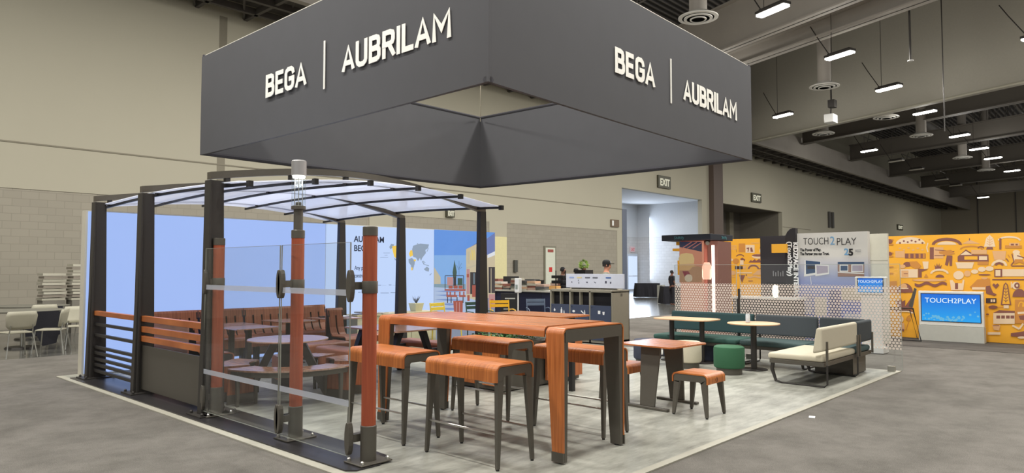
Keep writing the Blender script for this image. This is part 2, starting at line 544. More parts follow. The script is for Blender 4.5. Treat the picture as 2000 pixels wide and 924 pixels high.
MURAL_A=[('w',[(3.818,2.11),(3.825,2.143),(3.845,2.174),(3.88,2.203),(3.925,2.227),(3.981,2.246),(4.043,2.259),(4.109,2.265),(4.176,2.263),(4.239,2.254),(4.297,2.238),(4.346,2.216),(4.383,2.189),(4.406,2.158),(4.414,2.124)]),
('b',[(4.305,2.14),(4.307,2.149),(4.313,2.156),(4.322,2.161),(4.332,2.161),(4.341,2.157),(4.347,2.15),(4.35,2.141),(4.348,2.131),(4.342,2.124),(4.333,2.119),(4.323,2.119),(4.314,2.123),(4.307,2.13)]),
('b',[(4.224,2.18),(4.226,2.189),(4.232,2.197),(4.241,2.201),(4.251,2.201),(4.26,2.198),(4.266,2.19),(4.269,2.181),(4.267,2.172),(4.261,2.164),(4.252,2.16),(4.242,2.16),(4.233,2.164),(4.227,2.171)]),
('b',[(4.146,2.153),(4.148,2.162),(4.154,2.17),(4.163,2.174),(4.173,2.175),(4.182,2.171),(4.188,2.163),(4.19,2.154),(4.188,2.145),(4.182,2.138),(4.174,2.133),(4.164,2.133),(4.155,2.137),(4.149,2.144)]),
('b',[(4.067,2.186),(4.069,2.195),(4.075,2.203),(4.083,2.207),(4.093,2.208),(4.102,2.204),(4.108,2.197),(4.111,2.187),(4.109,2.178),(4.103,2.171),(4.094,2.166),(4.084,2.166),(4.076,2.17),(4.069,2.177)]),
('b',[(3.99,2.16),(3.992,2.169),(3.997,2.176),(4.006,2.181),(4.016,2.181),(4.025,2.177),(4.031,2.17),(4.033,2.161),(4.031,2.152),(4.025,2.144),(4.017,2.14),(4.007,2.14),(3.998,2.143),(3.992,2.151)]),
('b',[(3.911,2.2),(3.913,2.209),(3.919,2.216),(3.928,2.22),(3.937,2.221),(3.946,2.217),(3.952,2.21),(3.955,2.201),(3.953,2.192),(3.947,2.184),(3.938,2.18),(3.929,2.18),(3.92,2.183),(3.914,2.19)]),
('b',[(3.851,2.128),(3.853,2.137),(3.859,2.145),(3.868,2.149),(3.877,2.149),(3.886,2.145),(3.892,2.138),(3.894,2.129),(3.893,2.12),(3.887,2.113),(3.878,2.109),(3.869,2.108),(3.86,2.112),(3.854,2.119)]),
('t',[(4.301,2.015),(4.309,2.028),(4.33,2.034),(4.35,2.029),(4.359,2.017),(4.351,2.004),(4.33,1.998),(4.31,2.003)]),
('t',[(4.223,1.979),(4.231,1.991),(4.251,1.997),(4.271,1.992),(4.28,1.98),(4.272,1.967),(4.252,1.961),(4.231,1.966)]),
('t',[(4.127,2.023),(4.135,2.035),(4.155,2.041),(4.175,2.036),(4.184,2.024),(4.176,2.011),(4.156,2.005),(4.136,2.01)]),
('t',[(4.034,1.972),(4.042,1.984),(4.062,1.99),(4.082,1.985),(4.091,1.973),(4.083,1.96),(4.063,1.955),(4.043,1.959)]),
('t',[(3.94,2.012),(3.948,2.024),(3.968,2.03),(3.988,2.025),(3.996,2.013),(3.988,2),(3.969,1.995),(3.949,2)]),
('t',[(3.849,1.975),(3.857,1.988),(3.876,1.993),(3.896,1.988),(3.904,1.976),(3.896,1.964),(3.877,1.958),(3.857,1.963)]),
('t',[(4.428,1.957),(4.236,1.954),(4.24,1.802),(4.431,1.804)]),
('b',[(4.231,1.897),(3.817,1.891),(3.82,1.78),(4.234,1.785)]),
('o',[(4.159,1.889),(4.121,1.889),(4.123,1.79),(4.161,1.791)]),
('o',[(4.055,1.888),(4.018,1.887),(4.02,1.789),(4.057,1.79)]),
('o',[(3.953,1.886),(3.916,1.886),(3.918,1.788),(3.955,1.789)]),
('o',[(3.869,1.885),(3.833,1.885),(3.835,1.787),(3.872,1.788)]),
('b',[(3.116,2.069),(3.128,2.118),(3.168,2.162),(3.229,2.198),(3.309,2.223),(3.397,2.233),(3.487,2.228),(3.569,2.208),(3.635,2.175),(3.678,2.132),(3.694,2.083),(3.634,2.081),(3.621,2.109),(3.588,2.133),(3.536,2.151),(3.47,2.162),(3.399,2.165),(3.328,2.158),(3.265,2.144),(3.215,2.123),(3.184,2.098),(3.174,2.071)]),
('w',[(3.22,2.072),(3.224,2.089),(3.237,2.105),(3.258,2.119),(3.286,2.132),(3.321,2.142),(3.359,2.148),(3.399,2.151),(3.44,2.15),(3.479,2.146),(3.514,2.138),(3.544,2.126),(3.566,2.113),(3.581,2.097),(3.586,2.08)]),
('b',[(3.732,2.028),(3.653,2.027),(3.659,1.762),(3.738,1.762)]),
('t',[(3.653,2.027),(3.468,2.023),(3.474,1.777),(3.659,1.779)]),
('b',[(3.634,1.959),(3.265,1.919),(3.263,1.936),(3.633,1.976)]),
('b',[(3.646,1.832),(3.443,1.83),(3.442,1.847),(3.645,1.849)]),
('b',[(3.437,1.844),(3.524,1.938),(3.535,1.925),(3.448,1.832)]),
('o',[(3.559,1.932),(3.322,1.962),(3.251,1.876),(3.384,1.837),(3.546,1.88)]),
('b',[(3.407,1.838),(3.301,1.836),(3.313,1.613),(3.36,1.613),(3.362,1.742),(3.395,1.613),(3.448,1.633)]),
('w',[(3.778,2.13),(3.804,2.027),(3.781,2.019),(3.754,2.122)]),
('w',[(3.805,2.019),(3.783,1.915),(3.759,1.922),(3.781,2.026)]),
('t',[(3.115,2.093),(2.97,2.173),(2.789,2.085)]),
('b',[(2.969,2.156),(2.968,2.207),(2.982,2.207),(2.983,2.157)]),
('o',[(2.737,1.961),(2.746,1.988),(2.775,2.013),(2.821,2.033),(2.88,2.046),(2.945,2.052),(3.011,2.049),(3.071,2.038),(3.119,2.02),(3.15,1.996),(3.162,1.969),(3.133,1.969),(3.123,1.985),(3.096,2),(3.055,2.011),(3.003,2.017),(2.946,2.019),(2.889,2.015),(2.838,2.006),(2.798,1.994),(2.773,1.978),(2.765,1.962)]),
('b',[(2.711,1.984),(2.714,1.999),(2.722,2.013),(2.735,2.025),(2.752,2.032),(2.771,2.035),(2.79,2.033),(2.807,2.026),(2.821,2.016),(2.83,2.002),(2.834,1.986),(2.811,1.986),(2.809,1.993),(2.804,2),(2.795,2.005),(2.784,2.008),(2.772,2.008),(2.76,2.007),(2.749,2.004),(2.74,1.998),(2.735,1.992),(2.733,1.985)]),
('w',[(2.716,2.017),(2.675,2.198),(2.61,2.269),(2.546,2.194),(2.513,2.013)]),
('t',[(2.614,2.229),(2.619,2.032),(2.608,2.031),(2.603,2.229)]),
('t',[(2.665,2.186),(2.613,2.144),(2.607,2.155),(2.658,2.197)]),
('t',[(2.607,2.144),(2.554,2.182),(2.56,2.194),(2.613,2.156)]),
('t',[(2.666,2.136),(2.615,2.095),(2.608,2.106),(2.66,2.147)]),
('t',[(2.609,2.095),(2.556,2.133),(2.561,2.144),(2.614,2.106)]),
('t',[(2.667,2.087),(2.616,2.046),(2.61,2.057),(2.661,2.098)]),
('t',[(2.61,2.046),(2.557,2.084),(2.562,2.095),(2.616,2.057)]),
('b',[(2.661,2.016),(2.567,2.014),(2.552,1.958),(2.679,1.96)]),
('w',[(2.071,2.132),(2.08,2.162),(2.107,2.19),(2.15,2.212),(2.205,2.228),(2.267,2.235),(2.329,2.232),(2.385,2.22),(2.431,2.199),(2.46,2.173),(2.471,2.143),(2.439,2.142),(2.43,2.16),(2.405,2.176),(2.367,2.188),(2.32,2.194),(2.268,2.196),(2.216,2.191),(2.17,2.182),(2.134,2.168),(2.11,2.151),(2.103,2.133)]),
('b',[(2.443,2.191),(2.405,2.19),(2.411,1.955),(2.449,1.956)]),
('o',[(2.344,2.042),(2.061,2.035),(2.063,1.971),(2.346,1.977)]),
('t',[(2.271,2.089),(2.099,2.085),(2.1,2.027),(2.272,2.031)]),
('b',[(2.245,2.072),(2.192,2.071),(2.192,2.035),(2.245,2.036)]),
('b',[(2.165,2.07),(2.126,2.069),(2.127,2.034),(2.166,2.035)]),
('b',[(3.203,1.815),(3.047,1.967),(2.894,1.854),(2.643,1.851),(2.641,1.703),(3.206,1.707)]),
('w',[(3.156,1.848),(3.048,1.934),(2.936,1.852)]),
('t',[(2.947,1.955),(2.668,1.95),(2.67,1.861),(2.95,1.865)]),
('y',[(3.079,1.82),(2.838,1.817),(2.84,1.744),(3.081,1.746)]),
('w',[(2.81,1.817),(2.666,1.815),(2.668,1.736),(2.812,1.737)]),
('o',[(2.841,1.704),(2.647,1.703),(2.649,1.631),(2.843,1.631)]),
('w',[(3.247,1.69),(2.903,1.688),(2.944,1.555),(3.215,1.555)]),
('t',[(2.572,1.926),(2.329,1.921),(2.352,1.733),(2.542,1.735)]),
('w',[(2.318,1.61),(2.324,1.65),(2.343,1.686),(2.373,1.715),(2.411,1.734),(2.455,1.741),(2.498,1.735),(2.538,1.716),(2.57,1.688),(2.592,1.651),(2.6,1.611),(2.556,1.611),(2.55,1.635),(2.536,1.657),(2.514,1.674),(2.486,1.685),(2.456,1.689),(2.426,1.685),(2.399,1.673),(2.378,1.656),(2.365,1.634),(2.361,1.61)]),
('b',[(2.382,1.62),(2.385,1.642),(2.396,1.662),(2.412,1.678),(2.433,1.688),(2.456,1.692),(2.479,1.688),(2.501,1.678),(2.518,1.663),(2.529,1.643),(2.534,1.62),(2.496,1.62),(2.494,1.628),(2.488,1.636),(2.479,1.641),(2.469,1.645),(2.457,1.646),(2.445,1.645),(2.435,1.641),(2.427,1.635),(2.422,1.628),(2.42,1.62)]),
('w',[(2.094,1.892),(2.099,1.911),(2.116,1.927),(2.141,1.936),(2.17,1.937),(2.195,1.929),(2.213,1.913),(2.22,1.894),(2.214,1.874),(2.197,1.858),(2.172,1.849),(2.144,1.848),(2.118,1.857),(2.1,1.872)]),
('w',[(2.205,1.861),(2.105,1.86),(2.043,1.747),(2.215,1.7)]),
('b',[(2.241,1.859),(2.211,1.697),(2.192,1.703),(2.223,1.864)]),
('b',[(2.209,1.707),(2.264,1.627),(2.25,1.612),(2.194,1.693)]),
('b',[(2.148,1.811),(2.032,1.768),(2.026,1.789),(2.143,1.832)]),
('b',[(2.249,1.619),(1.981,1.619),(1.982,1.596),(2.249,1.597)]),
('o',[(2.187,1.748),(2.069,1.747),(2.007,1.635),(2.11,1.683),(2.203,1.642)]),
('b',[(2.34,1.759),(2.302,1.694),(2.287,1.707),(2.325,1.772)]),
('o',[(2.309,1.842),(2.271,1.776),(2.26,1.786),(2.298,1.851)]),
('b',[(2.547,1.545),(2.406,1.545),(2.41,1.376),(2.551,1.375)]),
('w',[(2.525,1.525),(2.439,1.526),(2.442,1.399),(2.529,1.398)]),
('w',[(2.406,1.539),(1.753,1.539),(1.757,1.394),(2.41,1.389)]),
('b',[(2.588,1.335),(1.758,1.344),(1.759,1.318),(2.588,1.309)]),
('b',[(4.104,1.65),(4.112,1.674),(4.134,1.694),(4.167,1.705),(4.203,1.705),(4.236,1.695),(4.26,1.675),(4.268,1.651),(4.261,1.626),(4.238,1.606),(4.206,1.595),(4.169,1.595),(4.136,1.606),(4.113,1.626)]),
('t',[(4.225,1.601),(4.23,1.621),(4.246,1.637),(4.268,1.646),(4.294,1.646),(4.317,1.637),(4.333,1.621),(4.34,1.601),(4.334,1.581),(4.319,1.565),(4.296,1.556),(4.271,1.556),(4.247,1.565),(4.231,1.581)]),
('o',[(4.147,1.713),(3.991,1.719),(3.901,1.607),(3.995,1.538),(4.118,1.608)]),
('w',[(3.883,1.712),(3.761,1.711),(3.773,1.555),(3.856,1.538)]),
('b',[(3.97,1.555),(3.78,1.531),(3.904,1.486),(3.907,1.357),(3.974,1.357)]),
('w',[(4.341,1.538),(3.979,1.538),(3.984,1.35),(4.345,1.347)]),
('t',[(4.31,1.509),(4.167,1.51),(4.171,1.362),(4.313,1.361)]),
('b',[(4.264,1.432),(4.185,1.432),(4.185,1.446),(4.264,1.446)]),
('o',[(3.861,1.358),(3.819,1.441),(3.778,1.358)]),
('b',[(3.635,1.538),(3.65,1.648),(3.616,1.589),(3.601,1.675),(3.579,1.6),(3.554,1.675),(3.55,1.589),(3.507,1.634),(3.533,1.538)]),
('w',[(3.379,1.443),(3.386,1.477),(3.411,1.507),(3.449,1.531),(3.499,1.546),(3.554,1.552),(3.609,1.546),(3.66,1.531),(3.7,1.506),(3.727,1.475),(3.737,1.441),(3.694,1.442),(3.687,1.461),(3.667,1.478),(3.636,1.492),(3.597,1.501),(3.555,1.504),(3.512,1.501),(3.475,1.492),(3.445,1.479),(3.426,1.462),(3.42,1.443)]),
('b',[(3.469,1.361),(3.473,1.38),(3.484,1.397),(3.502,1.41),(3.525,1.419),(3.551,1.422),(3.577,1.419),(3.6,1.41),(3.619,1.396),(3.632,1.379),(3.636,1.359),(3.582,1.36),(3.581,1.36),(3.576,1.36),(3.57,1.36),(3.562,1.36),(3.552,1.36),(3.543,1.36),(3.535,1.36),(3.528,1.36),(3.524,1.36),(3.523,1.36)]),
('w',[(3.098,1.411),(3.107,1.452),(3.133,1.484),(3.172,1.502),(3.215,1.502),(3.255,1.484),(3.284,1.451),(3.295,1.41),(3.286,1.369),(3.259,1.336),(3.22,1.318),(3.176,1.319),(3.137,1.337),(3.109,1.37)]),
('t',[(2.969,1.445),(2.974,1.474),(2.991,1.497),(3.016,1.51),(3.044,1.51),(3.069,1.497),(3.087,1.473),(3.094,1.444),(3.089,1.415),(3.072,1.392),(3.047,1.379),(3.019,1.38),(2.994,1.393),(2.976,1.416)]),
('w',[(2.83,1.489),(2.836,1.509),(2.854,1.525),(2.881,1.534),(2.911,1.534),(2.939,1.525),(2.958,1.509),(2.965,1.488),(2.959,1.468),(2.94,1.452),(2.913,1.443),(2.883,1.443),(2.856,1.452),(2.837,1.469)]),
('w',[(2.695,1.538),(2.702,1.561),(2.721,1.58),(2.75,1.59),(2.782,1.59),(2.811,1.58),(2.832,1.561),(2.84,1.538),(2.833,1.515),(2.813,1.497),(2.785,1.487),(2.752,1.487),(2.723,1.497),(2.703,1.516)]),
('w',[(2.557,1.552),(2.564,1.574),(2.583,1.593),(2.611,1.603),(2.643,1.603),(2.672,1.593),(2.693,1.575),(2.7,1.552),(2.694,1.529),(2.674,1.51),(2.646,1.5),(2.614,1.5),(2.585,1.511),(2.565,1.529)]),
('w',[(3.362,1.301),(3.309,1.301),(3.267,1.234),(3.137,1.236),(3.117,1.32),(3.089,1.304),(3.118,1.086),(3.344,1.081)]),
('b',[(3.267,1.241),(3.209,1.242),(3.212,1.107),(3.27,1.106)]),
('b',[(2.613,1.424),(2.623,1.431),(2.654,1.436),(2.698,1.439),(2.747,1.439),(2.792,1.436),(2.823,1.43),(2.834,1.422),(2.824,1.415),(2.793,1.41),(2.748,1.407),(2.699,1.407),(2.654,1.411),(2.624,1.417)]),
('o',[(2.851,1.323),(2.629,1.342),(2.621,1.112),(2.856,1.108),(2.996,1.155)]),
('b',[(2.702,1.176),(2.632,1.194),(2.582,1.048),(2.515,1.01),(2.556,0.977),(2.706,1.028)]),
('w',[(2.954,1.156),(2.716,1.16),(2.717,1.104),(2.955,1.099)]),
('t',[(2.786,1.367),(2.784,1.358),(2.78,1.349),(2.773,1.342),(2.763,1.336),(2.752,1.331),(2.739,1.328),(2.725,1.327),(2.712,1.329),(2.699,1.332),(2.687,1.336),(2.678,1.343),(2.67,1.35),(2.665,1.359),(2.664,1.368)]),
('b',[(4.049,1.23),(4.003,1.206),(3.958,1.201),(3.912,1.219),(3.866,1.246),(3.82,1.264),(3.775,1.258),(3.731,1.235),(3.687,1.211),(3.643,1.206),(3.598,1.223),(3.553,1.25),(3.509,1.268),(3.465,1.262),(3.422,1.239),(3.423,1.178),(3.466,1.201),(3.51,1.206),(3.555,1.189),(3.599,1.162),(3.644,1.144),(3.688,1.149),(3.733,1.173),(3.777,1.196),(3.822,1.202),(3.867,1.184),(3.913,1.156),(3.959,1.139),(4.005,1.144),(4.05,1.168)]),
('o',[(4.094,1.31),(3.432,1.317),(3.432,1.297),(4.094,1.289)]),
('t',[(3.426,1.3),(3.458,1.311),(3.549,1.32),(3.681,1.324),(3.829,1.323),(3.965,1.316),(4.06,1.305),(4.094,1.293),(4.06,1.281),(3.966,1.272),(3.831,1.269),(3.682,1.27),(3.55,1.277),(3.459,1.288)]),
('b',[(4.088,1.013),(4.095,1.078),(4.116,1.136),(4.151,1.182),(4.196,1.211),(4.247,1.221),(4.298,1.21),(4.345,1.179),(4.383,1.131),(4.408,1.072),(4.417,1.006),(4.22,1.01),(4.221,1.008),(4.226,1.006),(4.233,1.004),(4.242,1.003),(4.252,1.002),(4.261,1.003),(4.27,1.003),(4.277,1.005),(4.282,1.007),(4.283,1.009)]),
('t',[(4.201,1.151),(4.207,1.178),(4.226,1.2),(4.253,1.212),(4.285,1.211),(4.313,1.199),(4.333,1.176),(4.34,1.149),(4.334,1.121),(4.315,1.099),(4.287,1.088),(4.256,1.088),(4.228,1.101),(4.208,1.123)]),
('w',[(4.351,1.113),(4.177,1.116),(4.177,1.095),(4.351,1.092)]),
('o',[(4.671,1.251),(4.411,1.271),(4.411,1.006),(4.66,1)]),
('o',[(4.656,2.238),(4.46,2.233),(4.461,2.201),(4.656,2.206)]),
('o',[(4.658,2.13),(4.463,2.126),(4.463,2.094),(4.659,2.098)]),
('o',[(4.662,1.933),(4.467,1.929),(4.468,1.897),(4.663,1.9)]),
('o',[(4.664,1.853),(4.469,1.851),(4.47,1.819),(4.665,1.821)]),
('o',[(4.67,1.609),(4.474,1.609),(4.475,1.577),(4.67,1.577)]),
('o',[(4.673,1.458),(4.478,1.459),(4.478,1.427),(4.674,1.426)]),
('b',[(4.478,2.18),(4.483,2.201),(4.499,2.219),(4.522,2.23),(4.548,2.23),(4.572,2.221),(4.588,2.204),(4.595,2.183),(4.589,2.161),(4.573,2.143),(4.55,2.133),(4.524,2.132),(4.5,2.141),(4.484,2.158)]),
('b',[(4.494,1.894),(4.5,1.914),(4.517,1.931),(4.543,1.94),(4.572,1.941),(4.598,1.932),(4.617,1.916),(4.624,1.896),(4.618,1.876),(4.6,1.859),(4.574,1.85),(4.545,1.85),(4.519,1.858),(4.501,1.874)]),
('b',[(4.469,0.845),(4.406,0.794),(4.414,0.882),(4.364,0.813),(4.34,0.895),(4.31,0.804),(4.246,0.841),(4.26,0.658),(4.393,0.653)]),
('b',[(4.282,0.657),(4.128,0.89),(4.081,0.804),(4.116,0.628)]),
('w',[(4.09,0.542),(4.099,0.566),(4.126,0.586),(4.168,0.601),(4.222,0.61),(4.283,0.611),(4.344,0.605),(4.399,0.592),(4.444,0.573),(4.472,0.55),(4.483,0.526),(4.444,0.527),(4.436,0.538),(4.413,0.549),(4.377,0.559),(4.333,0.565),(4.284,0.569),(4.235,0.57),(4.191,0.566),(4.157,0.56),(4.135,0.551),(4.127,0.541)]),
('b',[(4.095,0.577),(4.104,0.598),(4.13,0.617),(4.171,0.63),(4.224,0.638),(4.282,0.64),(4.341,0.634),(4.395,0.622),(4.438,0.604),(4.466,0.584),(4.475,0.561),(4.437,0.563),(4.429,0.572),(4.407,0.581),(4.373,0.588),(4.33,0.594),(4.283,0.597),(4.236,0.598),(4.194,0.596),(4.161,0.591),(4.14,0.584),(4.133,0.575)]),
('w',[(4.291,0.404),(4.294,0.434),(4.306,0.458),(4.324,0.471),(4.344,0.47),(4.362,0.455),(4.375,0.43),(4.38,0.4),(4.376,0.369),(4.364,0.345),(4.347,0.333),(4.327,0.334),(4.309,0.348),(4.296,0.373)]),
('t',[(4.382,0.318),(4.286,0.323),(4.271,0.167),(4.398,0.159)]),
('b',[(4.385,0.177),(4.353,0.179),(4.354,0.127),(4.386,0.125)]),
('b',[(4.321,0.181),(4.29,0.183),(4.291,0.13),(4.322,0.128)]),
('o',[(4.219,0.442),(4.133,0.516),(4.142,0.53),(4.228,0.456)]),
('o',[(4.144,0.525),(4.253,0.17),(4.238,0.166),(4.13,0.521)]),
('o',[(4.143,0.411),(4.147,0.426),(4.161,0.437),(4.181,0.443),(4.203,0.442),(4.224,0.435),(4.238,0.422),(4.243,0.406),(4.239,0.391),(4.225,0.38),(4.205,0.374),(4.183,0.375),(4.162,0.383),(4.148,0.396)]),
('b',[(2.591,1.204),(2.563,1.244),(2.531,1.212),(2.495,1.245),(2.469,1.206),(2.53,1.13)]),
('b',[(2.453,0.791),(2.393,1.214),(2.354,1.266),(2.318,1.215),(2.271,0.797)]),
('y',[(2.425,0.815),(2.372,1.198),(2.355,1.231),(2.335,1.199),(2.297,0.819)]),
('b',[(2.359,1.198),(2.368,0.842),(2.357,0.843),(2.348,1.199)]),
('b',[(2.398,1.151),(2.359,1.112),(2.352,1.123),(2.391,1.161)]),
('b',[(2.352,1.113),(2.311,1.152),(2.317,1.162),(2.359,1.123)]),
('b',[(2.4,1.086),(2.361,1.048),(2.354,1.058),(2.393,1.096)]),
('b',[(2.354,1.048),(2.313,1.088),(2.319,1.098),(2.36,1.058)]),
('b',[(2.402,1.021),(2.362,0.983),(2.355,0.993),(2.395,1.031)]),
('b',[(2.356,0.983),(2.315,1.023),(2.321,1.033),(2.362,0.993)]),
('b',[(2.403,0.956),(2.364,0.918),(2.357,0.929),(2.396,0.966)]),
('b',[(2.357,0.919),(2.316,0.958),(2.323,0.968),(2.364,0.928)]),
('b',[(2.405,0.898),(2.366,0.86),(2.359,0.87),(2.398,0.908)]),
('b',[(2.359,0.86),(2.318,0.9),(2.324,0.91),(2.365,0.87)]),
('w',[(2.404,0.786),(2.313,0.789),(2.315,0.725),(2.406,0.722)]),
('w',[(2.112,1.202),(2.118,1.236),(2.136,1.262),(2.163,1.277),(2.194,1.276),(2.222,1.261),(2.242,1.234),(2.249,1.2),(2.243,1.167),(2.225,1.14),(2.198,1.126),(2.167,1.126),(2.14,1.142),(2.12,1.169)]),
('b',[(2.115,1.202),(2.119,1.23),(2.131,1.252),(2.15,1.264),(2.171,1.264),(2.19,1.251),(2.204,1.229),(2.21,1.201),(2.206,1.173),(2.193,1.151),(2.174,1.139),(2.153,1.139),(2.134,1.152),(2.12,1.175)]),
('w',[(2.144,1.202),(2.145,1.213),(2.15,1.222),(2.157,1.227),(2.166,1.227),(2.173,1.222),(2.179,1.212),(2.181,1.201),(2.179,1.19),(2.174,1.181),(2.167,1.177),(2.159,1.177),(2.151,1.182),(2.146,1.191)]),
('b',[(2.015,0.972),(2.016,1.008),(2.024,1.043),(2.037,1.074),(2.054,1.1),(2.075,1.12),(2.099,1.131),(2.125,1.135),(2.15,1.13),(2.175,1.117),(2.198,1.097),(2.217,1.07),(2.232,1.038),(2.241,1.003),(2.245,0.965)]),
('w',[(2.266,1.274),(2.247,1.274),(2.251,1.152),(2.269,1.152)]),
('k',[(2.708,0.927),(2.525,0.932),(2.527,0.828),(2.711,0.821)]),
('w',[(2.626,0.903),(2.594,0.904),(2.595,0.851),(2.628,0.85)]),
('w',[(2.58,0.904),(2.547,0.905),(2.549,0.853),(2.581,0.852)]),
('b',[(2.508,0.744),(2.516,0.76),(2.538,0.773),(2.57,0.779),(2.607,0.778),(2.64,0.769),(2.663,0.755),(2.672,0.738),(2.664,0.721),(2.642,0.708),(2.609,0.702),(2.572,0.703),(2.539,0.712),(2.516,0.726)]),
('o',[(2.508,0.75),(2.4,0.754),(2.4,0.738),(2.508,0.734)]),
('b',[(2.587,0.623),(2.483,0.68),(2.216,0.677),(2.217,0.626)]),
('w',[(2.587,0.617),(2.217,0.633),(2.223,0.408),(2.593,0.389)]),
('b',[(2.534,0.567),(2.469,0.57),(2.471,0.505),(2.536,0.502)]),
('b',[(2.45,0.571),(2.386,0.574),(2.388,0.509),(2.452,0.506)]),
('b',[(2.367,0.575),(2.303,0.577),(2.305,0.513),(2.369,0.51)]),
('b',[(2.29,0.578),(2.226,0.581),(2.228,0.517),(2.292,0.514)]),
('o',[(2.204,0.912),(2,0.918),(2.014,0.426),(2.218,0.415)]),
('y',[(2.051,0.767),(2.053,0.8),(2.059,0.83),(2.07,0.854),(2.084,0.869),(2.1,0.874),(2.117,0.868),(2.132,0.852),(2.144,0.827),(2.152,0.797),(2.156,0.763),(2.14,0.764),(2.137,0.791),(2.132,0.816),(2.123,0.837),(2.112,0.85),(2.101,0.854),(2.09,0.85),(2.08,0.838),(2.072,0.819),(2.068,0.794),(2.067,0.766)]),
('y',[(1.984,0.769),(1.986,0.803),(1.992,0.832),(2.003,0.856),(2.017,0.871),(2.033,0.876),(2.049,0.87),(2.064,0.854),(2.076,0.83),(2.084,0.799),(2.088,0.766),(2.072,0.766),(2.07,0.794),(2.064,0.819),(2.055,0.839),(2.045,0.852),(2.033,0.857),(2.022,0.853),(2.012,0.84),(2.005,0.821),(2,0.796),(1.999,0.769)]),
('w',[(2.169,0.657),(2.02,0.673),(2.029,0.631),(2.165,0.609)]),
('b',[(2.153,0.578),(2.061,0.598),(2.025,0.488),(2.129,0.499)]),
('w',[(2.271,0.356),(2.155,0.289),(2.14,0.324),(2.256,0.391)]),
('w',[(2.135,0.297),(2.066,0.412),(2.091,0.433),(2.16,0.317)]),
('t',[(2.613,0.368),(2.469,0.376),(2.494,0.254),(2.588,0.265)]),
('b',[(2.6,0.356),(2.491,0.362),(2.491,0.349),(2.6,0.343)]),
('w',[(2.699,0.21),(2.473,0.223),(2.475,0.168),(2.701,0.154)]),
('b',[(2.294,0.212),(2.044,0.272),(2.02,0.188),(2.022,0.14),(2.296,0.148)]),
('w',[(2.045,0.138),(2.051,0.149),(2.07,0.157),(2.097,0.16),(2.127,0.158),(2.155,0.151),(2.174,0.141),(2.181,0.13),(2.174,0.119),(2.156,0.111),(2.128,0.108),(2.098,0.11),(2.071,0.117),(2.052,0.127)]),
('b',[(2.662,0.587),(2.665,0.594),(2.672,0.6),(2.683,0.603),(2.695,0.602),(2.706,0.598),(2.714,0.592),(2.717,0.585),(2.715,0.578),(2.707,0.573),(2.696,0.57),(2.684,0.571),(2.673,0.574),(2.665,0.58)])]
